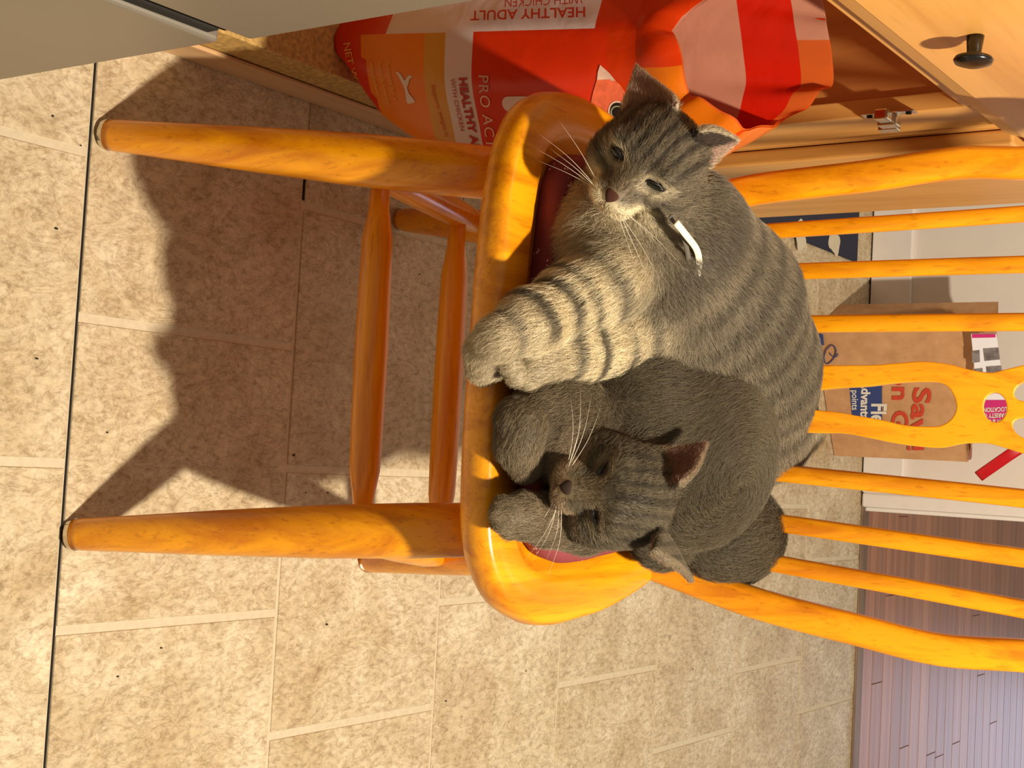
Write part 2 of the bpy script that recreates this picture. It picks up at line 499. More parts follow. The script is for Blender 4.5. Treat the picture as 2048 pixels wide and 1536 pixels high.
FLt, FRt, RLt, RRt = _q(FL, PZ(968, 345, 0.368)), _q(FR, PZ(925, 1060, 0.368)), np.array([-0.235, 1.285, 0.408]), np.array([0.085, 1.215, 0.408])
for a, b in ((FL, FLt), (FR, FRt), (RL, RLt), (RR, RRt)): leg(a, b, pl if a[1] < 1 else [(t, r * 0.93) for t, r in pl])
def on_leg(a, b, z): return a + (b - a) * (z / b[2])
st = [(0, 0.0085), (0.10, 0.0092), (0.18, 0.0135), (0.28, 0.0142), (0.5, 0.0148), (0.72, 0.0142), (0.82, 0.0135), (0.90, 0.0092), (1, 0.0085)]
def px_x(w):
    q = np.asarray(w) - CPOS; return 1024 + F_PX * (q @ CU) / (q @ CF)
def at_px(a, b, x):
    lo_t, hi_t = 0.0, 1.0
    for _ in range(40):
        m_ = (lo_t + hi_t) / 2
        if px_x(a + (b - a) * m_) < x: lo_t = m_
        else: hi_t = m_
    return a + (b - a) * lo_t
stL0, stL1 = at_px(FL, FLt, 704), on_leg(RL, RLt, 0.155)
stR0, stR1 = at_px(FR, FRt, 672), on_leg(RR, RRt, 0.155)
flat = [(0, 0.010), (0.08, 0.0125), (0.22, 0.0155), (0.5, 0.0165), (0.8, 0.0155), (0.95, 0.0115), (1, 0.010)]
for a, b in ((stL0, stL1), (stR0, stR1)):
    v, f = turned(a, b, flat, 18); mesh_obj('stretcher', v, f, WOODY, ch, smooth=True)
def ppt(a, b, y): return a + (b - a) * ((y - a[1]) / (b[1] - a[1]))
for xa_, xb_ in ((762, 722), (916, 876)):
    v, f = turned(at_px(stL0, stL1, xa_), at_px(stR0, stR1, xb_), [(t, r * 1.12) for t, r in st], 18); mesh_obj('stretcher', v, f, WOODX, ch, smooth=True)

# back: bow in a raked plane
RK = math.tan(math.radians(14))
BO = np.array([-0.09, 1.275, SZ]); BN = unit([0, 1, -RK]); BE2 = unit([0, RK, 1]); BE1 = np.array([1.0, 0, 0])
def bp(x, y, off=0.0): return PP(x, y, BO + BN * off, BN)
rp_ = [bp(1377, 1157), bp(1521, 1209), bp(1717, 1260), bp(1880, 1299), bp(2048, 1311)]
lp_ = [bp(1440, 392), bp(1536, 376), bp(1741, 352), bp(1917, 327), bp(2048, 327)]
rbase = np.array([0.098, 1.272, SZ - 0.01]); lbase = np.array([-0.288, 1.285, SZ - 0.01])
def ext(p, q, side):
    w = abs(p[0] - q[0]); c = (p + q) / 2
    out = []
    for a in np.linspace(0.12, math.pi - 0.12, 9):
        out.append(c + BE1 * (w / 2 * 1.02 * math.cos(a)) + BE2 * (0.20 * math.sin(a)))
    return out
arc = ext(rp_[-1] + BE2 * 0.02, lp_[-1] + BE2 * 0.02, 1)
path = spline([rbase] + rp_ + arc + lp_[::-1] + [lbase], 110)
v, f = sweep(path, None, n=16, rect=[(0.0155, 0.0125)] * len(path), up=BN)
mesh_obj('bow', v, f, WOODZ, ch, smooth=True)
def top_of_bow(x):
    tp = path[30:80]; i = int(np.argmin(abs(tp[:, 0] - x))); return tp[i]
sps = [((1562, 461), (2048, 428), 0.0078), ((1592, 543), (2048, 529), 0.0082), ((1615, 648), (2048, 644), 0.0086), ((1600, 950), (2048, 997), 0.0088), ((1600, 1052), (2048, 1116), 0.0090), ((1600, 1136), (2048, 1218), 0.0088)]
for i, (a, b, r) in enumerate(sps):
    hi = bp(*b, off=0.004); lo_ = bp(*a, off=0.022)
    d = (hi - lo_)
    base = lo_ + d * ((SZ - 0.008 - lo_[2]) / d[2])
    tp = top_of_bow(hi[0] + (hi[0] - base[0]) * 0.45)
    pts = spline([base, lo_, hi, tp], 16)
    v, f = sweep(pts, None, n=12, rect=[(r * 1.02, r * 0.9)] * len(pts), up=BN); mesh_obj('spindle', v, f, WOODZ, ch, smooth=True)
# splat
C5 = lambda a, b: (1500 + a / 3.737, 640 + b / 3.737)
outer_top = [(530, 350), (900, 350), (1100, 335), (1300, 322), (1500, 345), (1650, 385), (1800, 405), (1900, 385), (2048, 350), (2180, 330), (2350, 380)]
outer_bot = [(430, 835), (700, 840), (900, 875), (1100, 915), (1300, 940), (1450, 945), (1600, 915), (1750, 912), (1850, 930), (2048, 990), (2180, 1010), (2350, 960)]
cut = [(60, 560), (540, 515), (700, 500), (900, 488), (1100, 465), (1300, 456), (1430, 465), (1510, 520), (1555, 640), (1520, 740), (1430, 800), (1300, 807), (1150, 795), (1000, 760), (800, 725), (600, 692), (60, 640)]
SO = BO + BN * 0.012
def to2(p):
    w = PP(*C5(*p), SO, BN) - SO; return (float(w @ BE1), float(w @ BE2))
def sm(pts, n): return spline(pts, n)
top2 = [to2(p) for p in outer_top]; bot2 = [to2(p) for p in outer_bot]
tipz = 0.80
cx2 = (top2[-1][0] + bot2[-1][0]) / 2
topline = sm([(cx2 - 0.030, -0.008)] + top2 + [(cx2 - 0.022, 0.50), (cx2 - 0.02, 0.60)], 60)
botline = sm([(cx2 + 0.032, -0.008)] + bot2 + [(cx2 + 0.022, 0.50), (cx2 + 0.02, 0.60)], 60)
loops = [list(map(tuple, topline)) + list(map(tuple, botline[::-1]))]
loops.append(list(map(tuple, sm([to2(p) for p in cut + cut[:1]], 60)[:-1])))
def hole(cx, cy, rx, ry, rot=0.0):
    pts = []
    for a in np.linspace(0, 2 * math.pi, 25)[:-1]:
        u, w = rx * math.cos(a), ry * math.sin(a)
        pts.append(to2((cx + u * math.cos(rot) - w * math.sin(rot), cy + u * math.sin(rot) + w * math.cos(rot))))
    loops.append(pts)
hole(1833, 655, 97, 120); hole(2085, 530, 125, 82, -0.35); hole(2080, 815, 130, 85, 0.35)
v, f = curve_mesh(loops, 0.0055, 0.0012)
w = SO + v[:, :1] * BE1 + v[:, 1:2] * BE2 + v[:, 2:3] * BN
mesh_obj('splat', w, f, WOODZ, ch)

# seat cushion
def cush_mat():
    m, nt, b = new_mat('maroon_print_cloth')
    v = coords(nt, (1, 1, 1))
    vo = nt.nodes.new('ShaderNodeTexVoronoi'); vo.inputs['Scale'].default_value = 62
    nt.links.new(v, vo.inputs['Vector'])
    vo2 = nt.nodes.new('ShaderNodeTexVoronoi'); vo2.inputs['Scale'].default_value = 330
    nt.links.new(v, vo2.inputs['Vector'])
    lt = nt.nodes.new('ShaderNodeMath'); lt.operation = 'LESS_THAN'; lt.inputs[1].default_value = 0.26
    nt.links.new(vo.outputs['Distance'], lt.inputs[0])
    lt2 = nt.nodes.new('ShaderNodeMath'); lt2.operation = 'LESS_THAN'; lt2.inputs[1].default_value = 0.34
    nt.links.new(vo2.outputs['Distance'], lt2.inputs[0])
    mu = nt.nodes.new('ShaderNodeMath'); mu.operation = 'MULTIPLY'
    nt.links.new(lt.outputs[0], mu.inputs[0]); nt.links.new(lt2.outputs[0], mu.inputs[1])
    mx = nt.nodes.new('ShaderNodeMix'); mx.data_type = 'RGBA'
    mx.inputs['A'].default_value = srgb(128, 52, 56); mx.inputs['B'].default_value = srgb(225, 190, 180)
    nt.links.new(mu.outputs[0], mx.inputs['Factor']); nt.links.new(mx.outputs['Result'], b.inputs['Base Color'])
    b.inputs['Roughness'].default_value = 0.75
    n = noise(nt, v, 700, 2); bump(nt, b, n.outputs['Fac'], 0.2, 0.0006)
    return m
CUSH = cush_mat()
ci = np.array(inset(0.058, 0))[:, :2]
rr = []
for s, z in ((0.965, SZ - 0.012), (0.99, SZ - 0.008), (1.0, SZ + 0.002), (0.992, SZ + 0.009), (0.965, SZ + 0.014), (0.90, SZ + 0.017), (0.6, SZ + 0.019), (0.2, SZ + 0.0195)):
    c0 = ci.mean(0)
    rr.append([(c0[0] + (x - c0[0]) * s, c0[1] + (y - c0[1]) * s, z + 0.0012 * math.sin(i * 0.9) * (1 if s > 0.9 else 0)) for i, (x, y) in enumerate(ci)])
V = [p for r in rr for p in r]; Fc = []
for i in range(len(rr) - 1):
    for k in range(N):
        Fc.append([i * N + k, i * N + (k + 1) % N, (i + 1) * N + (k + 1) % N, (i + 1) * N + k])
Fc.append(list(range(N))[::-1]); Fc.append([(len(rr) - 1) * N + k for k in range(N)])
mesh_obj('seat_cushion', V, Fc, CUSH, smooth=True, label='thin maroon seat cushion with pale print under the two cats', cat='cushion')
# ================================================================== pet food bag standing in the open cabinet
def plastic(name, col, rough=0.32, trans=0.0):
    m, nt, b = new_mat(name)
    n = noise(nt, coords(nt), 16, 3, 0.5, 0.6)
    b.inputs['Base Color'].default_value = col
    b.inputs['Roughness'].default_value = rough
    bump(nt, b, n.outputs['Fac'], 0.35, 0.006)
    if trans:
        out = nt.nodes['Material Output']
        tr = nt.nodes.new('ShaderNodeBsdfTranslucent'); tr.inputs[0].default_value = col
        mx = nt.nodes.new('ShaderNodeMixShader'); mx.inputs[0].default_value = trans
        nt.links.new(b.outputs[0], mx.inputs[1]); nt.links.new(tr.outputs[0], mx.inputs[2]); nt.links.new(mx.outputs[0], out.inputs[0])
    return m
B_RED = plastic('bag_red', srgb(206, 46, 8)); B_ORA = plastic('bag_orange', srgb(226, 124, 12)); B_TAN = plastic('bag_tan', srgb(206, 150, 50))
B_WHI = plastic('bag_white', srgb(214, 204, 204)); B_GOLD = plastic('bag_top_orange', srgb(232, 124, 14), 0.28, 0.35); B_DEEP = plastic('bag_top_red', srgb(222, 62, 10), 0.28, 0.3)
B_PINK = plastic('bag_lining_pink', srgb(214, 150, 122), 0.4, 0.3); B_IN = plastic('bag_lining_orange', srgb(226, 106, 40), 0.35, 0.35); B_INR = plastic('bag_lining_red', srgb(216, 30, 4), 0.35, 0.25)
bA = np.array([-0.455, 1.110, 0.1005])
be1 = np.array([math.cos(math.radians(16)), math.sin(math.radians(16)), 0]); be2 = unit([0.06, 0.15, 0.987]); bn = np.cross(be1, be2)
bag = thing('pet_food_bag', 'opened orange and red bag of dry cat food standing in the cabinet', 'bag', tuple(bA))
def bpos(s, t, d=0.0): return bA + be1 * s + be2 * t - bn * d
gd = unit([-0.90, 0.40, 0.0]); gs, gdp = float(gd @ be1), float(-(gd @ bn))
def sR(t): return float(np.interp(t, [0, .006, .015, .03, .047, .075, .105, .14, .175, .25, .35, .5], [.030, .036, .048, .072, .094, .112, .125, .133, .139, .146, .150, .150]))
tl = sorted(set([0, .004, .01, .016, .022, .028, .034, .040, .047, .055, .065, .075, .088, .100, .1125, .125, .1375, .15, .16, .170, .18, .20, .22, .24, .26, .28, .30, .306, .32, .335, .35]))
NFR, NSD, NBK, NGU = 30, 8, 44, 10
def ring_at(t, flare=0.0, lift=None):
    out = []
    r = sR(t); l = 0.009
    w = 1.0
    bul = 0.010 * math.sin(math.pi * min(t / 0.42, 1)) + 0.002
    gl = 0.105 * min(1, 0.75 + t * 2)
    Lb = (l + gs * gl, gdp * gl); Dp = Lb[1] + 0.012
    for i in range(NFR):
        u = i / (NFR - 1); s = l + (r - l) * u
        fold = 0.0022 * math.sin(9 * u + 7 * t) * min(1, t * 6)
        out.append((s, -bul * math.sin(math.pi * u) ** 0.8 + 0.018 * max(0, u - 0.8) * 5 * max(0, u - 0.8) + fold, 'f', u))
    for i in range(1, NSD + 1):
        u = i / (NSD + 1); out.append((r + 0.012 * math.sin(math.pi * u), 0.004 + (Dp - 0.004) * u, 's', u))
    for i in range(NBK):
        u = i / (NBK - 1); out.append((r - 0.004 - (r - 0.004 - Lb[0]) * u, Dp - 0.012 * u + 0.012 * math.sin(math.pi * u), 'b', u))
    for i in range(1, NGU + 1):
        u = i / (NGU + 1); out.append((Lb[0] + (l - Lb[0]) * u, Lb[1] * (1 - u) + 0.004 * math.sin(math.pi * u), 'g', u))
    return out
base_ring = ring_at(0.35)
NR_ = len(base_ring)
def rim_t(tag, u):
    if tag == 'f': return 0.385 + 0.060 * u ** 1.5 + 0.006 * math.sin(u * 9)
    if tag == 's': return 0.445 + 0.02 * u
    if tag == 'b': return 0.465 + 0.055 * math.sin(min(u / 0.45, 1) * math.pi / 2) - 0.02 * max(0, u - 0.5)
    return 0.505 - 0.12 * u
V, TT, KK = [], [], []
rings_ = []
for t in tl:
    rings_.append([(s, t, d) for s, d, tg, u in ring_at(t)])
cS, cD = 0.05, 0.05
for j in range(1, 49):
    v_ = j / 48; row = []
    for k, (s, d, tg, u) in enumerate(base_ring):
        t = 0.35 + (rim_t(tg, u) - 0.35) * v_
        fl_ = 1 + 0.10 * math.sin(v_ * math.pi * 0.9) - 0.05 * v_
        wob = 0.0035 * math.sin(k * 0.45 + 2.0) * v_ + 0.002 * math.sin(k * 0.8 + 3 * v_) * v_
        shr = 1 - 0.30 * v_ * max(0.0, min(1.0, (s - 0.05) / 0.09))
        row.append(((cS + (s - cS) * fl_) * (shr if s > 0.05 else 1) + wob, t, cD + (d - cD) * fl_ * (0.85 if tg == 'b' else 1.0) + wob * 0.8))
    rings_.append(row)
V = np.array([bpos(s, t, d) for r in rings_ for s, t, d in r])
Fc, Fm = [], []
tg_ = [x[2] for x in base_ring]; uu_ = [x[3] for x in base_ring]
for i in range(len(rings_) - 1):
    for k in range(NR_):
        k2 = (k + 1) % NR_
        Fc.append([i * NR_ + k, i * NR_ + k2, (i + 1) * NR_ + k2, (i + 1) * NR_ + k])
        s_, t_, _ = rings_[i][k]; t2 = (t_ + rings_[i + 1][k][1]) / 2
        if i >= len(tl) - 1: m_ = 5 if (tg_[k] == 'f' and 0.25 < uu_[k] < 1) or tg_[k] == 's' else 6
        elif tg_[k] == 'g': m_ = 0 if t2 < 0.062 else (3 if t2 < 0.306 else 0)
        else:
            tb = t2 - 0.18 * (s_ - 0.01) * (1 if t2 < 0.06 else 0)
            m_ = 0 if tb < 0.033 else 1 if t2 < 0.1125 else 2 if t2 < 0.1375 else 3 if t2 < 0.170 else 0 if t2 < 0.32 else 6
        Fm.append(m_)
Fc.append(list(range(NR_))[::-1]); Fm.append(0)
mesh_obj('bag_skin', V, Fc, None, bag, smooth=True, mats=[B_RED, B_ORA, B_TAN, B_WHI, B_RED, B_GOLD, B_DEEP], fmat=Fm)
# lining seen through the open mouth
n0 = len(tl) - 4
lin_r = [[(cS + (s - cS) * 0.965, t + (0.001 if j == len(rings_) - 1 - n0 else 0), cD + (d - cD) * 0.965) for s, t, d in rr_] for j, rr_ in enumerate(rings_[n0:])]
Vl = np.array([bpos(s, t, d) for r in lin_r for s, t, d in r]); Fl, Fml = [], []
for i in range(len(lin_r) - 1):
    for k in range(NR_):
        k2 = (k + 1) % NR_
        Fl.append([i * NR_ + k2, i * NR_ + k, (i + 1) * NR_ + k, (i + 1) * NR_ + k2])
        tt = (lin_r[i][k][1] + lin_r[i + 1][k][1]) / 2
        inner_back = tg_[k] == 'b'; vv_ = (i - 3) / 48
        Fml.append((1 if vv_ < 0.80 and uu_[k] > 0.06 else 0 if uu_[k] > 0.55 else 2) if inner_back and vv_ >= 0.46 else (0 if vv_ < 0.46 or tg_[k] == 'g' else 2))
Fl.append([k for k in range(NR_)]); Fml.append(0)
mesh_obj('lining', Vl, Fl, None, bag, smooth=True, mats=[B_PINK, B_INR, B_IN], fmat=Fml, label='pale translucent lining with a red stripe')
INK_R = plain('red_ink', srgb(176, 44, 22), 0.5, bmp=0, var=0); INK_W = plain('white_ink', srgb(222, 210, 206), 0.5, bmp=0, var=0)
INK_O = plain('orange_ink', srgb(206, 88, 10), 0.5, bmp=0, var=0); INK_Y = plain('yellow_ink', srgb(236, 176, 70), 0.5, bmp=0, var=0)
INK_K = plain('dark_ink', srgb(22, 26, 24), 0.35, bmp=0, var=0); INK_P = plain('print_pink', srgb(226, 104, 66), 0.5, var=0.25, scale=90, bmp=0); INK_G = plain('print_eye_green', srgb(150, 160, 122), 0.35, bmp=0)
INK_PW = plain('print_pale', srgb(226, 190, 166), 0.5, bmp=0, var=0.2)
def front_d(s, t):
    r = sR(t); l = 0.009; u = min(max((s - l) / (r - l), 0), 1)
    bul = 0.010 * math.sin(math.pi * min(t / 0.42, 1)) + 0.002
    return -bul * math.sin(math.pi * u) ** 0.8 + 0.018 * max(0, u - 0.8) * 5 * max(0, u - 0.8) + 0.0022 * math.sin(9 * u + 7 * t) * min(1, t * 6)
def on_front(txt, s0, t0, size, mat, slope=0.0, sp=1.0, bold=0.0, align='LEFT'):
    def wp(a, b):
        s, t = s0 + a - b * slope, t0 + b + a * slope
        return bpos(s, t, front_d(s, t) - 0.0011)
    return lettering(txt, None, be1, be2, size, mat, bag, align, spacing=sp, bold=bold, warp=wp)
on_front('HEALTHY ADULT', 0.055, 0.1555, 0.0128, INK_R, 0.02, 1.02, 0.0006)
on_front('WITH CHICKEN', 0.056, 0.1455, 0.0074, INK_R, 0.02, 1.02)
on_front('PRO ACTIVE', 0.052, 0.1790, 0.0165, INK_PW, -0.06, 1.12)
on_front('Supports weight m', 0.062, 0.1205, 0.0072, INK_O, 0.10)
on_front('NET W', 0.017, 0.0125, 0.0125, INK_Y, 0.14)
for i_, tx in enumerate(('Support for a lean', 'body & healthy', 'metabolism')):
    on_front(tx[:14], 0.038, 0.066 - i_ * 0.0105, 0.0075, INK_Y, 0.10)
def flat_patch(name, pts, mat, lift=0.0009, par=None):
    """flat print on the front of the bag: outline in panel coordinates, finely filled"""
    c = np.mean(pts, 0); p = np.array(pts); n = len(p); L = 5
    vv = [bpos(c[0], c[1], front_d(*c) - lift)]; ff = []
    for l in range(1, L + 1):
        for q in c + (p - c) * l / L: vv.append(bpos(q[0], q[1], front_d(*q) - lift))
    for k in range(n): ff.append([0, 1 + k, 1 + (k + 1) % n])
    for l in range(L - 1):
        for k in range(n):
            a, b = 1 + l * n + k, 1 + l * n + (k + 1) % n
            ff.append([a, a + n, b + n, b])
    return mesh_obj(name, vv, ff, mat, par or bag)
def pst(x, y):
    w = PP(x, y, bA, bn) - bA; return (float(w @ be1), float(w @ be2) * 1.0)
def closed(pts, n=36): return [tuple(q) for q in spline(list(pts) + [pts[0]], n + 1)[:-1]]
def capsule(a, b, r):
    a, b = np.array(a), np.array(b); d = (b - a) / np.linalg.norm(b - a); nn = np.array([-d[1], d[0]]); out = []
    for th in np.linspace(-math.pi / 2, math.pi / 2, 9): out.append(tuple(b + r * (d * math.cos(th) + nn * math.sin(th))))
    for th in np.linspace(math.pi / 2, 3 * math.pi / 2, 9): out.append(tuple(a + r * (d * math.cos(th) + nn * math.sin(th))))
    return out
flat_patch('printed_bar', capsule(pst(1014, 168), pst(1078, 160), 0.0078), INK_W)
flat_patch('printed_drop', closed([pst(1004, 192), pst(1018, 183), pst(1036, 193), pst(1040, 205), pst(1022, 214), pst(1006, 208)]), INK_W)
flat_patch('printed_sprig', closed([pst(797, 138), pst(803, 136), pst(812, 152), pst(815, 170), pst(825, 184), pst(818, 190), pst(808, 190), pst(808, 168), pst(804, 150)]), INK_W)
flat_patch('printed_sprig', closed([pst(808, 148), pst(818, 134), pst(826, 136), pst(820, 140), pst(814, 156)], 24), INK_W)
flat_patch('printed_sprig', closed([pst(808, 146), pst(800, 132), pst(792, 130), pst(798, 138)], 24), INK_W)
flat_patch('printed_cat_ear', [pst(1200, 66), pst(1217, 80), pst(1228, 95), pst(1192, 97), pst(1195, 80)], INK_PW)
flat_patch('printed_cat_face', closed([pst(1192, 97), pst(1226, 94), pst(1245, 118), pst(1256, 150), pst(1250, 180), pst(1225, 205), pst(1195, 208), pst(1170, 190), pst(1175, 145)]), INK_P)
flat_patch('printed_cheek', closed([pst(1168, 168), pst(1190, 175), pst(1194, 205), pst(1172, 196)], 20), INK_PW, 0.0012)
def circ(c, rx, ry, n=24): return [(c[0] + rx * math.cos(a), c[1] + ry * math.sin(a)) for a in np.linspace(0, 2 * math.pi, n + 1)[:-1]]
ec = pst(1226, 160)
flat_patch('printed_eye', circ(ec, 0.0118, 0.0108), INK_PW, 0.0013); flat_patch('printed_eye', circ(ec, 0.0100, 0.0090), INK_K, 0.0015)
flat_patch('printed_eye', circ((ec[0] + 0.0012, ec[1] - 0.0006), 0.0082, 0.0078), INK_G, 0.0017); flat_patch('printed_eye', circ(ec, 0.0058, 0.0066), INK_K, 0.0019)
flat_patch('printed_eye', circ((ec[0] + 0.001, ec[1] + 0.0032), 0.0016, 0.0018, 12), INK_W, 0.0021)
# writing on the side gusset reads downwards
gn = np.cross(gd, be2); gn = gn if gn @ (CPOS - bA) > 0 else -gn
ge = bpos(0.009, 0, 0)
def gus(x, y): return PP(x, y, ge + gn * 0.0035, gn)
p0, p1, p2 = gus(1172, 14), gus(942, 22), gus(1172, 34)
v, f = text_mesh('HEALTHY ADULT', 1.0, 0, 'LEFT', 1.02, 0.02)
wd = v[:, 0].max(); hh = v[:, 1].max()
w = p0 + (v[:, :1] / wd) * (p1 - p0) + (v[:, 1:2] / hh) * (p2 - p0)
mesh_obj('lettering', w, f, INK_R, bag)
v, f = text_mesh('WITH CHICKEN', 1.0, 0)
q0, q1, q2 = gus(1165, -12), gus(1010, -4), gus(1165, 7)
w = q0 + (v[:, :1] / v[:, 0].max()) * (q1 - q0) + (v[:, 1:2] / v[:, 1].max()) * (q2 - q0)
mesh_obj('lettering', w, f, INK_R, bag)

# ================================================================== far floor: mat, paper bag and what is in it
NAVY = plain('navy_mat_cloth', srgb(34, 36, 56), 0.9, var=0.2, scale=300)
mat_ = thing('floor_mat', 'navy blue mat with pale bone print on the floor by the white wall', 'mat', (-0.75, 2.6, 0))
box('pad', (-1.1, 2.25, 0.0005), (-0.466, 2.905, 0.008), NAVY, mat_, bevel=0.003)
BONE = plain('bone_print', srgb(206, 194, 170), 0.9, var=0.05)
def bone(c, ang, L=0.036, r=0.0135):
    pts = []
    for sx in (1, -1):
        for sy in (1, -1):
            cc = np.array([sx * L * 0.8, sy * sx * r * 0.75])
            for a in np.linspace(-1.2, 1.2, 7) + (0 if sx > 0 else math.pi) + sy * 0.9: pts.append(cc + r * 0.8 * np.array([math.cos(a), math.sin(a)]))
    pts = sorted(pts, key=lambda q: math.atan2(q[1], q[0]))
    ca_, sa_ = math.cos(ang), math.sin(ang)
    P3 = [(c[0] + q[0] * ca_ - q[1] * sa_, c[1] + q[0] * sa_ + q[1] * ca_, 0.0088) for q in pts]
    mesh_obj('bone', P3, [list(range(len(P3)))], BONE, mat_)
bone(PZ(1668, 484, 0.008)[:2], 1.25, 0.022, 0.015); bone(PZ(1600, 470, 0.008)[:2], 0.5, 0.022, 0.015); bone((-0.62, 2.75), 0.9); bone((-0.56, 2.40), 2.1)

def kraft():
    m, nt, b = new_mat('kraft_paper')
    n = noise(nt, coords(nt), 30, 4, 0.6)
    r = ramp(nt, [(0.3, srgb(184, 136, 92)), (0.7, srgb(206, 158, 112))])
    nt.links.new(n.outputs['Fac'], r.inputs[0]); nt.links.new(r.outputs[0], b.inputs['Base Color'])
    b.inputs['Roughness'].default_value = 0.75
    bump(nt, b, n.outputs['Fac'], 0.25, 0.004)
    return m
KR = kraft()
pa = np.array([-0.300, 2.705, 0.002]); pb = np.array([-0.045, 2.835, 0.002])
f1 = unit(pb - pa); fb = np.cross([0, 0, 1.0], f1); W_ = float(np.linalg.norm(pb - pa)); DP = 0.145
pbag = thing('paper_bag', 'brown paper grocery bag with red and blue print, open against the white wall', 'bag', tuple((pa + pb) / 2))
def pbp(a, d, z): return pa + f1 * a + fb * d + np.array([0, 0, z])
sec_n = 9
Vp, Fp = [], []
zs = [0, 0.02, 0.06, 0.10, 0.16, 0.22, 0.28, 0.33]
def pring(z, zz):
    o = []
    dent = 0.004 * math.sin(z * 14)
    for i in range(sec_n): u = i / (sec_n - 1); o.append((u * W_, -0.004 * math.sin(math.pi * u)))
    for i in range(1, 6): u = i / 6; o.append((W_ - 0.030 * zz * math.sin(math.pi * u) + dent, DP * u))
    for i in range(sec_n): u = 1 - i / (sec_n - 1); o.append((u * W_, DP))
    for i in range(1, 6): u = 1 - i / 6; o.append((0.030 * zz * math.sin(math.pi * u) - dent * 0.5, DP * u))
    return o
NP = None
for z in zs:
    r = pring(z, z / 0.33); NP = len(r)
    for k, (a, d) in enumerate(r):
        zt = z
        if z > 0.3: zt = z - 0.055 * (a / W_) + 0.006 * math.sin(k * 1.7)
        Vp.append(pbp(a, d, zt))
for i in range(len(zs) - 1):
    for k in range(NP): Fp.append([i * NP + k, i * NP + (k + 1) % NP, (i + 1) * NP + (k + 1) % NP, (i + 1) * NP + k])
Fp.append(list(range(NP))[::-1])
pbo = mesh_obj('bag_wall', Vp, Fp, KR, pbag)
md = pbo.modifiers.new('paper', 'SOLIDIFY'); md.thickness = 0.0012
RED = plain('red_print', srgb(196, 62, 34), 0.7, bmp=0); BLU = plain('blue_print', srgb(44, 62, 118), 0.7, bmp=0); WHT = plain('white_print', srgb(222, 214, 200), 0.7, bmp=0)
def pfr(x, y, off=0.0062):
    return PP(x, y, pa - fb * off, fb)
def print_text(txt, p00, p10, p01, mat, bold=0.03, fitw=True):
    v, f = text_mesh(txt, 1.0, 0, 'LEFT', 1.0, bold)
    w = p00 + (v[:, :1] / v[:, 0].max()) * (p10 - p00) + (v[:, 1:2] / v[:, 1].max()) * (p01 - p00)
    return mesh_obj('lettering', w, f, mat, pbag)
def print_quad(c, mat, name='printed_panel', off=0.0058):
    return mesh_obj(name, [pfr(*q, off=off) for q in c], [[0, 1, 2, 3]], mat, pbag)
print_text('Sav', pfr(1828, 774), pfr(1820, 872), pfr(1864, 775), RED, 0.025)
for c_ in ([(1826, 893), (1825, 901), (1848, 900), (1848, 891)], [(1815, 893), (1815, 901), (1821, 901), (1821, 893)]): print_quad(c_, RED, 'lettering')
print_text('on', pfr(1786, 738), pfr(1785, 800), pfr(1810, 738), RED, 0.025); print_text('Ga', pfr(1785, 820), pfr(1783, 886), pfr(1818, 820), RED, 0.025)
print_quad([(1698, 760), (1706, 850), (1764, 856), (1764, 760)], BLU)
print_text('Flex', pfr(1744, 806), pfr(1741, 864), pfr(1774, 806), WHT, 0.03)
print_text('Advantage', pfr(1724, 760), pfr(1720, 862), pfr(1742, 760), WHT, 0.03)
print_text('points', pfr(1704, 780), pfr(1704, 820), pfr(1716, 780), WHT, 0.01)
print_quad([(1634, 670), (1636, 692), (1648, 690), (1646, 668)], BLU)
lz = [(1652, 700), (1664, 690), (1672, 700), (1668, 716), (1654, 728), (1648, 716)]
pt = [pfr(*q) for q in lz]; v, f = sweep(spline(pt + [pt[0]], 26), [0.0012] * 26, 6); mesh_obj('printed_emblem', v, f, BLU, pbag)
pt = [pfr(*q) for q in [(1660, 706), (1664, 712), (1672, 714), (1676, 708)]]; v, f = sweep(spline(pt, 10), [0.0010] * 10, 6); mesh_obj('printed_emblem', v, f, BLU, pbag)

PAPW = plain('glossy_white_paper', srgb(238, 236, 244), 0.35, bmp=0, var=0.01); PINKP = plain('magenta_print', srgb(206, 40, 122), 0.4, bmp=0); GREYP = plain('grey_photo', srgb(128, 120, 122), 0.4, var=0.5, scale=70, bmp=0)
def fl(x, y, off=0.030): return PP(x, y, pa - fb * off, fb)
fly = thing('flyer', 'glossy white and pink flyer with small photos tucked in the paper bag', 'flyer', tuple(fl(1975, 760)))
def flq(c, mat, name, off):
    P4 = [fl(*q, off=off) for q in c]
    return mesh_obj(name, P4, [[0, 1, 2, 3]], mat, fly)
sheet = [fl(*q) for q in [(1942, 668), (1992, 668), (2016, 850), (1960, 850)]]
bk = [p + fb * 0.003 for p in sheet]
mesh_obj('sheet', sheet + bk, [[0, 1, 2, 3], [7, 6, 5, 4], [0, 4, 5, 1], [1, 5, 6, 2], [2, 6, 7, 3], [3, 7, 4, 0]], PAPW, fly)
flq([(1944, 668), (1991, 668), (1991, 675), (1944, 676)], PINKP, 'printed_band', 0.0308)
flq([(1966, 697), (1997, 695), (2000, 719), (1969, 722)], GREYP, 'printed_photo', 0.0308)
flq([(1944, 702), (1959, 700), (1960, 724), (1944, 726)], GREYP, 'printed_photo', 0.0308)
flq([(1972, 733), (2003, 731), (2005, 752), (1974, 755)], GREYP, 'printed_photo', 0.0308)
flq([(1948, 738), (1965, 736), (1967, 760), (1949, 762)], GREYP, 'printed_photo', 0.0308)
flq([(1960, 800), (2014, 800), (2016, 850), (1960, 850)], PINKP, 'printed_band', 0.0308)
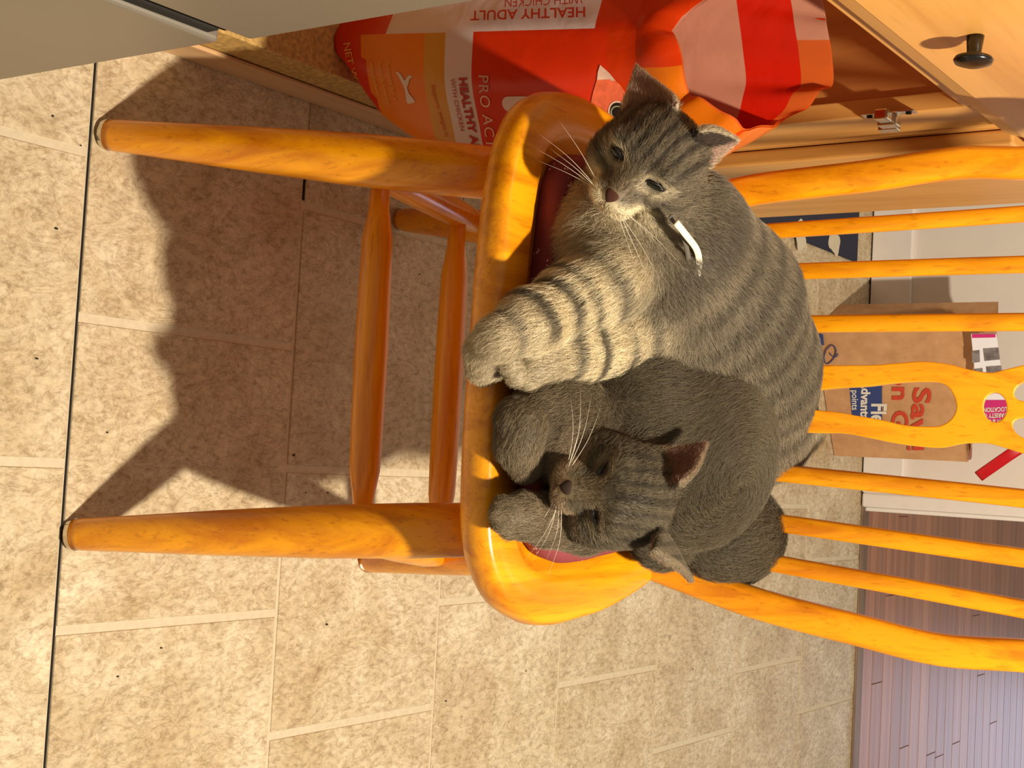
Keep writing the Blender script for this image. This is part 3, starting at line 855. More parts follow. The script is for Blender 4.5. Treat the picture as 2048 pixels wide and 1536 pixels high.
for tx, ya, yb, xx in (('LOCATIONS', 814, 816, 2014), ('VARIETY OF', 826, 828, 2014), ('NEW & USED', 838, 840, 2014)):
    v, f = text_mesh(tx, 1.0, 0, 'LEFT', 1.0, 0.03)
    a0, a1, a2 = fl(xx, ya, 0.0318), fl(1962, yb, 0.0318), fl(xx, ya + 9, 0.0318)
    w = a0 + (v[:, :1] / v[:, 0].max()) * (a1 - a0) + (v[:, 1:2] / v[:, 1].max()) * (a2 - a0)
    mesh_obj('lettering', w, f, WHT, fly)
REDS = plain('glossy_red', srgb(196, 14, 26), 0.25, bmp=0)
rs = spline([PP(1957, 953, pa - fb * 0.006, fb), PP(1990, 930, pa + fb * 0.0, fb), PP(2022, 908, pa + fb * 0.01, fb), PP(2060, 884, pa + fb * 0.03, fb)], 14)
v, f = sweep(rs, None, n=10, rect=[(0.0115, 0.0022)] * 14, up=fb)
mesh_obj('red_strap', v, f, REDS, smooth=True, label='red strap sticking out over the rim of the paper bag', cat='strap')
rb0 = PP(1925, 905, pa + fb * 0.06, fb)
rbo = from_bm('red_packet', box_bm(rb0 + [-0.05, -0.02, -0.10], rb0 + [0.015, 0.03, 0.012], 0.006, 2), REDS, smooth=False, label='red packet inside the mouth of the paper bag', cat='packet')

# crumbs on the vinyl
CR_M = plain('crumb', srgb(40, 26, 16), 0.8, bmp=0)
bm = bmesh.new()
for (x, y) in [(74, 717), (106, 232), (162, 291), (113, 457), (323, 1296), (654, 1249), (656, 985), (612, 985), (588, 910), (1386, 1338), (1550, 1387), (892, 1402), (215, 865), (1052, 1342), (840, 548), (236, 1353)]:
    c = PZ(x, y, 0.001)
    bmesh.ops.create_icosphere(bm, subdivisions=1, radius=0.0009 + 0.0005 * random.random(), matrix=Matrix.Translation(tuple(c)) @ Matrix.Diagonal((1.0, 1.0 + random.random(), 0.6, 1)))
from_bm('crumbs', bm, CR_M, kind='stuff')
NF = 220000
# ================================================================== cats: one smooth body grown from blended volumes, then strands of fur
def smin(a, b, k):
    if k <= 0: return np.minimum(a, b)
    h = np.maximum(k - np.abs(a - b), 0) / k
    return np.minimum(a, b) - h * h * k * 0.25

class Body:
    def __init__(self, voxel=0.0022):
        self.pr = []; self.vx = voxel
    def ell(self, c, r, ax=None, k=0.02, flow=None, tag='body', sub=False, L=None):
        ax = np.eye(3) if ax is None else np.asarray(ax, float)
        self.pr.append(dict(t='e', c=np.asarray(c, float), r=np.asarray(r, float), ax=ax, k=k, flow=flow, tag=tag, sub=sub, L=L))
    def cap(self, a, b, ra, rb, k=0.015, flow=None, tag='body', sub=False, L=None):
        a, b = np.asarray(a, float), np.asarray(b, float)
        self.pr.append(dict(t='c', a=a, b=b, ra=ra, rb=rb, k=k, flow=flow if flow is not None else unit(b - a), tag=tag, sub=sub, L=L))
    def chain(self, pts, radii, k=0.012, tag='body', L=None, flip=False):
        for i in range(len(pts) - 1):
            d = unit(np.asarray(pts[i + 1]) - pts[i])
            self.cap(pts[i], pts[i + 1], radii[i], radii[i + 1], k, -d if flip else d, tag, L=L)
    def ear(self, base, tip, nrm, w, k=0.006, thick=0.0022, tag='ear', cup=0.010):
        """cupped triangular ear: base centre, tip, opening normal, half width at the base"""
        base, tip = np.asarray(base, float), np.asarray(tip, float)
        up = unit(tip - base); nrm = np.asarray(nrm, float); nrm = unit(nrm - up * (nrm @ up)); side = np.cross(up, nrm)
        self.pr.append(dict(t='ear', base=base, h=np.linalg.norm(tip - base), up=up, n=nrm, s=side, w=w, k=k, th=thick, flow=up, tag=tag, sub=False, cup=cup, L=None, tip=tip))
    def dist(self, p, P):
        if p['t'] == 'e':
            q = (P - p['c'].astype(P.dtype)) @ p['ax'].T.astype(P.dtype)
            r = p['r'].astype(P.dtype)
            k0 = np.sqrt(((q / r) ** 2).sum(-1)); k1 = np.sqrt(((q / (r * r)) ** 2).sum(-1)) + 1e-9
            return k0 * (k0 - 1) / k1
        if p['t'] == 'c':
            ab = (p['b'] - p['a']).astype(P.dtype); q = P - p['a'].astype(P.dtype)
            t = np.clip((q @ ab) / (ab @ ab), 0, 1)
            return np.sqrt(((q - t[..., None] * ab) ** 2).sum(-1)) - (p['ra'] + (p['rb'] - p['ra']) * t).astype(P.dtype)
        q = P - p['base'].astype(P.dtype)
        u = q @ p['up'].astype(P.dtype); n = q @ p['n'].astype(P.dtype); s = q @ p['s'].astype(P.dtype)
        t = np.clip(u / p['h'], 0, 1)
        hw = p['w'] * (1 - t) ** 0.90 * (1 + 0.55 * t * (1 - t)) + 0.0006
        off = -p['cup'] * (1 - (np.abs(s) / (p['w'] + 1e-6)) ** 2).clip(0, 1) * (1 - t) - 0.004 * t
        dn = np.abs(n - off) - p['th'] * (1.5 - 0.7 * t)
        ds = np.abs(s) - hw
        du = np.maximum(-u - 0.006, u - p['h'])
        d2 = np.sqrt(np.maximum(dn, 0) ** 2 + np.maximum(ds, 0) ** 2 + np.maximum(du, 0) ** 2) + np.minimum(np.maximum(np.maximum(dn, ds), du), 0)
        return d2 - 0.0008
    def bounds(self, p):
        if p['t'] == 'e':
            e = np.sqrt(((p['ax'].T * p['r']) ** 2).sum(1)); return p['c'] - e, p['c'] + e
        if p['t'] == 'c':
            return np.minimum(p['a'] - p['ra'], p['b'] - p['rb']), np.maximum(p['a'] + p['ra'], p['b'] + p['rb'])
        pts = np.array([p['base'] + p['s'] * p['w'] * a + p['up'] * b + p['n'] * c for a in (-1, 1) for b in (-0.008, p['h']) for c in (-0.014, 0.006)])
        return pts.min(0), pts.max(0)
    def grow(self):
        vx = self.vx
        bl = np.array([self.bounds(p)[0] for p in self.pr if not p['sub']]).min(0) - 0.012
        bh = np.array([self.bounds(p)[1] for p in self.pr if not p['sub']]).max(0) + 0.012
        n = np.ceil((bh - bl) / vx).astype(int) + 1
        D = np.full(n, 0.03, np.float32)
        axs = [bl[i] + vx * np.arange(n[i]) for i in range(3)]
        for p in sorted(self.pr, key=lambda q: q['sub']):
            lo, hi = self.bounds(p); m = p['k'] + 3 * vx
            i0 = np.maximum(np.floor((lo - m - bl) / vx).astype(int), 0); i1 = np.minimum(np.ceil((hi + m - bl) / vx).astype(int) + 1, n)
            sl = tuple(slice(a, b) for a, b in zip(i0, i1))
            P = np.stack(np.meshgrid(*[axs[i][sl[i]] for i in range(3)], indexing='ij'), -1).astype(np.float32)
            d = self.dist(p, P)
            D[sl] = -smin(-D[sl], d, p['k']) if p['sub'] else smin(D[sl], d, p['k'])
        # surface nets
        ins = D < 0
        cs = [(0, 0, 0), (1, 0, 0), (0, 1, 0), (1, 1, 0), (0, 0, 1), (1, 0, 1), (0, 1, 1), (1, 1, 1)]
        def cor(A, c): return A[c[0]:A.shape[0] - 1 + c[0], c[1]:A.shape[1] - 1 + c[1], c[2]:A.shape[2] - 1 + c[2]]
        cnt = sum(cor(ins, c).astype(np.int8) for c in cs)
        act = (cnt > 0) & (cnt < 8)
        idx = -np.ones(act.shape, np.int64); ii = np.argwhere(act); idx[act] = np.arange(len(ii))
        vals = np.stack([cor(D, c)[act] for c in cs], 1)
        acc = np.zeros((len(ii), 3)); w = np.zeros(len(ii))
        for a in range(8):
            for b in range(a + 1, 8):
                df = np.abs(np.array(cs[a]) - cs[b])
                if df.sum() != 1: continue
                va, vb = vals[:, a], vals[:, b]
                x = (va < 0) != (vb < 0)
                t = np.where(x, va / np.where(x, va - vb, 1), 0)
                pt = np.array(cs[a]) + t[:, None] * (np.array(cs[b]) - cs[a])
                acc += pt * x[:, None]; w += x
        V = bl + vx * (ii + acc / w[:, None])
        F = []
        for ax in range(3):
            o1, o2 = [(1, 2), (2, 0), (0, 1)][ax]
            a0 = [slice(1, -1)] * 3
            sA = [slice(1, s - 1) for s in ins.shape]; sA[ax] = slice(0, ins.shape[ax] - 1); sB = list(sA); sB[ax] = slice(1, ins.shape[ax])
            A, B_ = ins[tuple(sA)], ins[tuple(sB)]
            e = np.argwhere(A != B_)
            dirn = A[tuple(e.T)]
            e = e + np.array([1 if i != ax else 0 for i in range(3)])
            d1 = np.zeros(3, int); d1[o1] = 1; d2 = np.zeros(3, int); d2[o2] = 1
            q = [idx[tuple((e - d1 - d2).T)], idx[tuple((e - d2).T)], idx[tuple(e.T)], idx[tuple((e - d1).T)]]
            Q = np.stack(q, 1); Q[~dirn] = Q[~dirn][:, ::-1]
            F.append(Q)
        F = np.concatenate(F)
        # relax a little
        e = np.concatenate([F[:, [0, 1]], F[:, [1, 2]], F[:, [2, 3]], F[:, [3, 0]]])
        for lam in (0.5, -0.45, 0.4):
            s = np.zeros_like(V); c = np.zeros(len(V))
            np.add.at(s, e[:, 0], V[e[:, 1]]); np.add.at(c, e[:, 0], 1)
            V = V + lam * (s / c[:, None] - V)
        self.V, self.F = V, F
        a, b, c_, d_ = (V[F[:, i]] for i in range(4))
        fn = np.cross(c_ - a, d_ - b)
        self.FA = np.linalg.norm(fn, axis=1) / 2
        vn = np.zeros_like(V)
        for i in range(4): np.add.at(vn, F[:, i], fn)
        self.VN = vn / (np.linalg.norm(vn, axis=1)[:, None] + 1e-12)
        return V, F
    def weights(self, P, s=0.010):
        W = np.stack([np.exp(-np.maximum(self.dist(p, P), -0.004) / s) if not p['sub'] else np.zeros(len(P)) for p in self.pr], 1)
        return W / (W.sum(1)[:, None] + 1e-12)

def vnoise(P, f, seed=0):
    r = np.random.default_rng(seed); out = np.zeros(len(P))
    for i in range(7):
        d = r.normal(size=3); d /= np.linalg.norm(d); ff = f * (0.7 + 0.8 * r.random())
        out += np.sin(P @ d * ff + r.random() * 6.28)
    return out / 7 * 1.6
def sstep(a, b, x):
    t = np.clip((x - a) / (b - a), 0, 1); return t * t * (3 - 2 * t)
def mixc(c, d, t): return c * (1 - t[:, None]) + np.asarray(d)[None, :] * t[:, None]
def lin(r, g, b): return np.array(srgb(r, g, b)[:3])

def fur_mat(name, rough=0.55):
    m, nt, b = new_mat(name)
    a = nt.nodes.new('ShaderNodeAttribute'); a.attribute_name = 'fur_color'
    nt.links.new(a.outputs['Color'], b.inputs['Base Color'])
    b.inputs['Roughness'].default_value = rough; b.inputs['Specular IOR Level'].default_value = 0.22
    return m
FUR = fur_mat('cat_fur')

def build_cat(root, B, colour, nstrand, length, hf, seed, skip=None):
    V, F = B.grow()
    W = B.weights(V)
    colv = colour(V, B.VN, W)
    body = mesh_obj('body', V, F, FUR, root, smooth=True)
    at = body.data.attributes.new('fur_color', 'FLOAT_COLOR', 'POINT')
    at.data.foreach_set('color', np.concatenate([colv * 0.85, np.ones((len(V), 1))], 1).astype(np.float32).ravel())
    rg = np.random.default_rng(seed)
    fi = rg.choice(len(F), nstrand, p=B.FA / B.FA.sum())
    u, v = rg.random(nstrand), rg.random(nstrand)
    q = F[fi]
    P = (V[q[:, 0]] * ((1 - u) * (1 - v))[:, None] + V[q[:, 1]] * (u * (1 - v))[:, None] + V[q[:, 2]] * (u * v)[:, None] + V[q[:, 3]] * ((1 - u) * v)[:, None])
    Nn = B.VN[q[:, 0]] + B.VN[q[:, 1]] + B.VN[q[:, 2]] + B.VN[q[:, 3]]; Nn /= np.linalg.norm(Nn, axis=1)[:, None]
    Wp = B.weights(P)
    fl = np.zeros_like(P); Ls = np.zeros(len(P))
    for i, p in enumerate(B.pr):
        if p['sub']: continue
        f_ = p['flow']
        if f_ is None: continue
        fv = f_(P) if callable(f_) else np.asarray(f_, float)[None, :]
        fl += Wp[:, i:i + 1] * fv
    for i, p in enumerate(B.pr):
        Ls += Wp[:, i] * (p['L'] if p['L'] is not None else length.get(p['tag'], 0.01))
    fl += rg.normal(size=fl.shape) * 0.16
    clump = np.stack([vnoise(P, 330, 5), vnoise(P, 330, 6), vnoise(P, 330, 7)], 1)
    fl += clump * 0.14
    fl -= Nn * (fl * Nn).sum(1)[:, None]
    fl /= np.linalg.norm(fl, axis=1)[:, None] + 1e-9
    keep = np.ones(len(P), bool)
    if skip is not None: keep = ~skip(P, rg)
    P, Nn, fl, Ls, Wp = P[keep], Nn[keep], fl[keep], Ls[keep], Wp[keep]
    n = len(P)
    Ls = Ls * (0.65 + 0.6 * rg.random(n))
    lift = 0.34 + 0.18 * rg.random(n)
    d0 = unit_rows(fl * 0.8 + Nn * (lift + 0.35)[:, None]); d1 = unit_rows(fl + Nn * lift[:, None] * 0.55)
    d1[:, 2] -= 0.10; d1 = unit_rows(d1)
    p0 = P - Nn * 0.0006; p1 = p0 + d0 * (Ls * 0.4)[:, None]; p2 = p1 + d1 * (Ls * 0.35)[:, None]; p3 = p2 + unit_rows(d1 * 1.0 - Nn * 0.10) * (Ls * 0.3)[:, None]
    col = colour(P, Nn, Wp)
    tick = 0.62 + 0.74 * rg.random(n) ** 1.2
    col = col * tick[:, None]
    pale = rg.random(n) < hf
    col[pale] = np.minimum(col[pale] * 1.45 + 0.02, 1)
    hc = bpy.data.hair_curves.new('fur')
    hc.add_curves([4] * n)
    pts = np.stack([p0, p1, p2, p3], 1) - WLOC[root.name]
    hc.attributes['position'].data.foreach_set('vector', pts.astype(np.float32).ravel())
    ra = hc.attributes.new('radius', 'FLOAT', 'POINT')
    ra.data.foreach_set('value', np.tile(np.array([0.000095, 0.000085, 0.00006, 0.00001], np.float32), n))
    ca = hc.attributes.new('fur_color', 'FLOAT_COLOR', 'CURVE')
    ca.data.foreach_set('color', np.concatenate([np.clip(col, 0, 1), np.ones((n, 1))], 1).astype(np.float32).ravel())
    hc.materials.append(FUR)
    fo = bpy.data.objects.new('fur', hc); COL.objects.link(fo); fo.parent = root; fo['kind'] = 'stuff'
    return body
def unit_rows(a): return a / (np.linalg.norm(a, axis=1)[:, None] + 1e-12)

WHISK = plain('whisker', srgb(240, 228, 205), 0.4, bmp=0)
EYEM = plain('dark_cat_eye', srgb(18, 20, 12), 0.06, bmp=0, spec=0.8, var=0.3)
LIDL = plain('eyelid_line', srgb(22, 16, 12), 0.5, bmp=0)
NOSEA = plain('nose_brown', srgb(74, 44, 34), 0.8, spec=0.15)
NOSEB = plain('nose_grey', srgb(56, 42, 36), 0.8, spec=0.15)

class Head:
    """local x = across, y = forward, z = up of the head"""
    def __init__(self, c, R, U, pitch, yaw, s=1.0):
        Rw = unit(R[0] * CR + R[1] * CU); Uw = unit(-R[1] * CR + R[0] * CU) if U is None else unit(U[0] * CR + U[1] * CU)
        F0 = -CF
        self.F = math.cos(pitch) * F0 - math.sin(pitch) * Uw; self.U = math.cos(pitch) * Uw + math.sin(pitch) * F0; self.R = Rw
        cy, sy = math.cos(yaw), math.sin(yaw)
        self.F, self.R = cy * self.F + sy * self.R, cy * self.R - sy * self.F
        self.c = np.asarray(c, float); self.s = s
    def w(self, x, y, z): return self.c + self.s * (self.R * x + self.F * y + self.U * z)
    def d(self, x, y, z): return self.R * x + self.F * y + self.U * z
    def loc(self, P): q = (P - self.c) / self.s; return np.stack([q @ self.R, q @ self.F, q @ self.U], 1)
    def ax(self, roll=0.0):
        return np.stack([self.R, self.F, self.U])

def add_head(B, H, ears, eye_open):
    s = H.s; A = H.ax()
    back = lambda P: unit_rows(-0.9 * H.F[None, :] + 0.55 * unit_rows(P - H.w(0, 0.050, -0.012)))
    B.ell(H.w(0, 0.000, 0.004), np.array([0.041, 0.043, 0.036]) * s, A, 0.012, back, 'head')
    for sx in (-1, 1):
        B.ell(H.w(sx * 0.023, 0.014, -0.013), np.array([0.021, 0.024, 0.020]) * s, A, 0.016, back, 'head')
        B.ell(H.w(sx * 0.0085, 0.0505, -0.0195), np.array([0.0110, 0.0115, 0.0092]) * s, A, 0.005, back, 'muzzle')
        B.ell(H.w(sx * 0.019, 0.030, 0.017), np.array([0.012, 0.010, 0.007]) * s, A, 0.008, back, 'head')
    B.cap(H.w(0, 0.026, 0.013), H.w(0, 0.0545, -0.0105), 0.0125 * s, 0.0068 * s, 0.010, back, 'head')
    B.ell(H.w(0, 0.040, -0.017), np.array([0.0175, 0.018, 0.0140]) * s, A, 0.010, back, 'muzzle')
    B.ell(H.w(0, 0.044, -0.0300), np.array([0.0085, 0.008, 0.0065]) * s, A, 0.006, back, 'chin')
    for sx in (-1, 1):
        B.ell(H.w(sx * 0.0195, 0.0385, 0.0065), np.array([0.0078, 0.0065, 0.0048 if eye_open else 0.0016]) * s, A, 0.004, None, 'eye', sub=True)
    for e in ears:
        B.ear(H.w(*e['base']), e['tip'], e['n'], e['w'] * s, tag='ear', cup=0.011)
    return back

def face_parts(root, H, body, nosem, eye_open, whisk):
    s = H.s
    def lp(pts, name, rad, mat, n=18, ns=6, **kw):
        p = spline([H.w(*q) for q in pts], n)
        rr_ = rad if callable(rad) else (lambda t: rad)
        v, f = sweep(p, [rr_(t) for t in np.linspace(0, 1, n)], n=ns)
        return mesh_obj(name, v, f, mat, root, smooth=True, **kw)
    # nose: small heart-shaped pad
    bm = bmesh.new(); bmesh.ops.create_uvsphere(bm, u_segments=14, v_segments=10, radius=1.0)
    vs = []
    for v in bm.verts:
        x, y, z = v.co
        wd = 0.0070 * (0.40 + 0.75 * (z * 0.5 + 0.5))
        vs.append(H.w(x * wd, 0.0615 + y * 0.0024 - 0.0016 * z, -0.0115 + z * 0.0052))
    fs = [[q.index for q in fc.verts] for fc in bm.faces]; bm.free()
    mesh_obj('nose', vs, fs, nosem, root, smooth=True)
    lp([(0, 0.0622, -0.015), (0, 0.0630, -0.0205), (0.004, 0.0608, -0.0245), (0.0095, 0.0565, -0.0255)], 'mouth_line', 0.0004, NOSEA, 10)
    lp([(0, 0.0630, -0.0205), (-0.004, 0.0608, -0.0245), (-0.0095, 0.0565, -0.0255)], 'mouth_line', 0.0004, NOSEA, 10)
    for sx in (-1, 1):
        if eye_open:
            bm = bmesh.new(); bmesh.ops.create_uvsphere(bm, u_segments=20, v_segments=14, radius=1.0)
            vs = [H.w(sx * 0.0192 + v.co.x * 0.0092, 0.0335 + v.co.y * 0.0062, 0.0060 + v.co.z * 0.0036 - sx * v.co.x * (-0.0012)) for v in bm.verts]
            fs = [[q.index for q in fc.verts] for fc in bm.faces]; bm.free()
            mesh_obj('eye', vs, fs, EYEM, root, smooth=True)
            lp([(sx * 0.0105, 0.0395, 0.0035), (sx * 0.0150, 0.0412, 0.0095), (sx * 0.0215, 0.0405, 0.0112), (sx * 0.0285, 0.0345, 0.0085)], 'eyelid', lambda t: 0.0010 * (0.3 + math.sin(math.pi * t)), LIDL)
        else:
            lp([(sx * 0.0095, 0.0405, 0.0005), (sx * 0.0135, 0.0415, 0.0030), (sx * 0.0195, 0.0405, 0.0045), (sx * 0.0270, 0.0350, 0.0075)], 'closed_eyelid', lambda t: 0.0019 * (0.25 + math.sin(math.pi * t)), LIDL)
    for sx, lst in whisk.items():
        for (dx, dy, dz, L, bend) in lst:
            a = np.array([sx * (0.010 + 0.05 * abs(dy) * 0.1 + (L * 1000 % 7) * 0.0006), 0.0575 - (L * 1000 % 7) * 0.0007, -0.0190 + dz * 0.007]); d = unit(np.array([sx * dx, dy, dz]))
            pts = [a, a + d * L * 0.5 + np.array([0, 0, bend * 0.25 * L]), a + d * L + np.array([0, 0, -bend * 0.1 * L])]
            lp([tuple(q) for q in pts], 'whisker', lambda t: 0.00024 * (1.08 - t), WHISK, 10, 5)

# ------------------------------------------------------------------ tabby cat lying with its forelegs over the seat edge
ca = thing('cat', 'pale grey-brown tabby cat awake on the chair, one striped foreleg over the seat edge', 'cat', (-0.16, 1.12, SZ + 0.02))
A_ = Body()
HA = Head(PZ(1305, 317, 0.543), (0.602, 0.798), None, math.radians(43), math.radians(-7), 1.06)
def earspec(H, base, tip_px, z, nrm, w): return dict(base=base, tip=PP(tip_px[0], tip_px[1], H.w(0, z, 0), CF), n=H.d(*nrm), w=w)
earsA = [earspec(HA, (-0.026, -0.004, 0.030), (1271, 126), -0.016, (0.50, 0.80, 0.22), 0.022), earspec(HA, (0.028, -0.004, 0.026), (1484, 284), -0.016, (0.45, 0.78, 0.15), 0.025)]
backA = add_head(A_, HA, earsA, True)
tail_dir = unit(PZ(1520, 860, 0.5) - PZ(1250, 460, 0.51))
cA = [PZ(1250, 448, 0.488), PZ(1335, 500, 0.515), PZ(1425, 610, 0.525), PZ(1475, 730, 0.520), PZ(1500, 850, 0.510)]
rA = [0.056, 0.069, 0.076, 0.071, 0.062]
A_.chain(cA, rA, 0.03, 'body')
A_.cap(HA.w(0, -0.014, -0.010), cA[0] + np.array([0, 0.012, 0.0]), 0.033, 0.046, 0.015, unit(cA[0] - HA.c), 'chest')
A_.ell(PZ(1200, 500, 0.484), (0.043, 0.034, 0.034), None, 0.025, unit(PZ(1130, 560, 0.46) - PZ(1200, 430, 0.53)), 'chest')
A_.cap(PZ(1330, 480, 0.50), PZ(1300, 700, 0.49), 0.055, 0.055, 0.03, tail_dir, 'body')
# forelegs
l1 = [PZ(1225, 555, 0.505), PZ(1150, 600, 0.486), PZ(1065, 645, 0.478), PZ(1003, 676, 0.472)]
A_.chain(l1, [0.034, 0.027, 0.0225, 0.0165], 0.014, 'leg')
paw1 = [PZ(992, 678, 0.466), PZ(968, 705, 0.447), PZ(962, 738, 0.437)]
A_.chain(paw1, [0.0160, 0.0150, 0.0120], 0.008, 'paw')
l2 = [PZ(1320, 640, 0.512), PZ(1230, 685, 0.492), PZ(1150, 708, 0.482), PZ(1098, 722, 0.477)]
A_.chain(l2, [0.036, 0.028, 0.022, 0.0165], 0.014, 'leg')
A_.chain([PZ(1092, 724, 0.477), PZ(1066, 733, 0.472)], [0.0170, 0.0170], 0.008, 'paw')
def toes(Bd, pts, r, tag='paw', k=0.0028):
    for q in pts: Bd.ell(q, (r, r, r * 0.95), None, k, None, tag)
toes(A_, [PZ(1022, 728, 0.470), PZ(1034, 750, 0.470), PZ(1060, 762, 0.472), PZ(1088, 756, 0.475)], 0.0095)
toes(A_, [PZ(950, 744, 0.434), PZ(962, 755, 0.434), PZ(977, 752, 0.438), PZ(992, 742, 0.444)], 0.0072)
# hind leg / rump and tail wrapped behind the sleeping cat
A_.ell(PZ(1500, 780, 0.495), (0.075, 0.060, 0.052), None, 0.03, tail_dir, 'body')
tA = [PZ(1550, 790, 0.505), PZ(1580, 850, 0.497), PZ(1566, 900, 0.487), PZ(1530, 930, 0.480)]
A_.chain(tA, [0.036, 0.026, 0.020, 0.014], 0.015, 'tail')

def segs_dark(P, segs, soft=0.4):
    m = np.zeros(len(P))
    for a, b, r in segs:
        ab = b - a; t = np.clip(((P - a) @ ab) / (ab @ ab), 0, 1)
        d = np.linalg.norm(P - a - t[:, None] * ab, axis=1)
        m = np.maximum(m, 1 - sstep(r * (1 - soft), r * (1 + soft), d))
    return m

def tagw(Bd, W, *tags): return W[:, [i for i, p in enumerate(Bd.pr) if p['tag'] in tags]].sum(1)
LEGA = (l1, l2)
def along(P, pts):
    best = np.full(len(P), 9.0); s = np.zeros(len(P)); acc = 0.0
    for a, b in zip(pts[:-1], pts[1:]):
        ab = b - a; L = np.linalg.norm(ab); t = np.clip(((P - a) @ ab) / (L * L), 0, 1)
        d = np.linalg.norm(P - a - t[:, None] * ab, axis=1); m = d < best
        best[m] = d[m]; s[m] = acc + t[m] * L; acc += L
    return s, best
def eye_skip(H, eo):
    def sk(P, rg):
        q = H.loc(P); x, y, z = q.T; ax_ = np.abs(x)
        er = np.sqrt(((ax_ - 0.0193) / 0.0100) ** 2 + ((z - 0.0062) / (0.0062 if eo else 0.0042)) ** 2)
        nz = (ax_ < 0.0075) & (y > 0.053) & (z > -0.017) & (z < -0.006)
        return ((er < 1) & (y > 0.02)) | nz
    return sk
def face_colour(c, P, W, Bd, H, dark, mid, pale, cream, strong, eo=1.0):
    q = H.loc(P); x, y, z = q.T; ax_ = np.abs(x)
    hw = np.clip(tagw(Bd, W, 'head', 'muzzle', 'chin', 'ear'), 0, 1)
    f = mid[None, :] * np.ones_like(c)
    # forehead lines
    fore = sstep(0.010, 0.022, z) * sstep(-0.03, 0.0, y + 0.02)
    ln = 0.5 + 0.5 * np.sin(ax_ * 620 + 0.6 + 6 * vnoise(P, 60, 3) * 0.25)
    f = mixc(f, dark, fore * sstep(0.5, 0.85, ln) * 0.8 * strong)
    # cheek stripes
    ck = sstep(0.022, 0.034, ax_) * sstep(0.012, -0.004, z)
    cl = 0.5 + 0.5 * np.sin(z * 520 + ax_ * 120)
    f = mixc(f, dark, ck * sstep(0.55, 0.9, cl) * 0.6 * strong)
    # pale rings round the eyes, pale muzzle, dark line from the eye corner
    ex, ey_, ez = ax_ - 0.0195, y - 0.034, z - 0.006
    er = np.sqrt((ex / 0.0135) ** 2 + (ez / 0.0095) ** 2)
    f = mixc(f, pale, (1 - sstep(0.85, 1.25, er)) * sstep(0.012, 0.022, y) * 0.75)
    f = mixc(f, dark, (1 - sstep(0.45, 0.8, er)) * sstep(0.012, 0.022, y) * 0.75 * eo)
    nb = (1 - sstep(0.006, 0.012, ax_)) * sstep(0.03, 0.042, y) * (1 - sstep(0.006, 0.016, z)) * sstep(-0.014, -0.008, z)
    f = mixc(f, mid * np.array([1.15, 1.02, 0.85]), nb * 0.7)
    mz = sstep(0.028, 0.042, y) * sstep(-0.009, -0.015, z) 
    f = mixc(f, cream, mz * 0.85)
    sp = mz * sstep(0.55, 0.9, 0.5 + 0.5 * np.sin(z * 900)) * sstep(0.004, 0.008, ax_)
    f = mixc(f, mid, sp * 0.35)
    f = mixc(f, cream, sstep(-0.02, -0.03, z) * sstep(0.0, 0.03, y) * 0.8)
    return c * (1 - hw[:, None]) + f * hw[:, None]

A_mid, A_dark, A_pale, A_cream = lin(136, 122, 100), lin(50, 44, 37), lin(200, 183, 150), lin(240, 222, 182)
def colA(P, Nn, W):
    n1 = vnoise(P, 90, 1)
    c = A_mid[None, :] * (1 + 0.10 * n1)[:, None]
    bw = tagw(A_, W, 'body', 'chest')
    s, _ = along(P, cA)
    st_ = 0.5 + 0.5 * np.sin(s * 2 * math.pi / 0.031 + 2.0 * vnoise(P, 30, 2) + 10 * P[:, 2])
    c = mixc(c, A_dark * 1.2, bw * sstep(0.45, 0.90, st_) * (0.36 + 0.22 * sstep(0.50, 0.56, P[:, 2])))
    c = mixc(c, A_dark, bw * sstep(0.57, 0.60, P[:, 2]) * 0.35)
    c = mixc(c, A_pale, bw * sstep(0.53, 0.47, P[:, 2]) * 0.65)
    cw = tagw(A_, W, 'chest')
    c = mixc(c, A_pale, cw * 0.55)
    for L_, ph in ((l1, 0.4), (l2, 1.9)):
        s, d = along(P, L_)
        lw = tagw(A_, W, 'leg') * (1 - sstep(0.030, 0.045, d))
        b_ = 0.5 + 0.5 * np.sin(s * 2 * math.pi / 0.030 + ph + 0.9 * vnoise(P, 60, 4))
        c = mixc(c, A_cream, lw * 0.85)
        c = mixc(c, A_dark, lw * sstep(0.62, 0.85, b_) * sstep(0.0, 0.02, s + 0.012) * 0.85)
    c = mixc(c, A_pale * 0.95, tagw(A_, W, 'paw') * 0.75)
    tw = tagw(A_, W, 'tail'); s, _ = along(P, tA)
    c = mixc(c, A_pale, tw * 0.6); c = mixc(c, A_dark, tw * sstep(0.5, 0.9, 0.5 + 0.5 * np.sin(s * 2 * math.pi / 0.03)) * 0.45)
    c = face_colour(c, P, W, A_, HA, A_dark * 0.9, A_mid * 0.66, A_pale * 1.05, A_cream, 1.0)
    for i, p in enumerate(A_.pr):
        if p['t'] == 'ear':
            q = P - p['base']; nn = q @ p['n']; inn = (Nn @ p['n'] > 0.15) & (W[:, i] > 0.5)
            c = mixc(c, lin(172, 140, 120), inn * 0.8)
            if (p['base'] - HA.c) @ HA.R > 0:  # shade painted into the fur colour on the crown-side half of this ear
                sc_ = (q @ p['s']) * np.sign(p['s'] @ -HA.R)
                c = mixc(c, lin(34, 28, 23), (W[:, i] > 0.4) * sstep(-0.001, 0.003, sc_) * 0.9)
            rim = (W[:, i] > 0.5) & (np.abs(q @ p['s']) > p['w'] * (1 - np.clip(q @ p['up'] / p['h'], 0, 1)) ** 0.9 - 0.0012)
            c = mixc(c, A_pale, rim * 0.6)
    return np.clip(c, 0.005, 1)
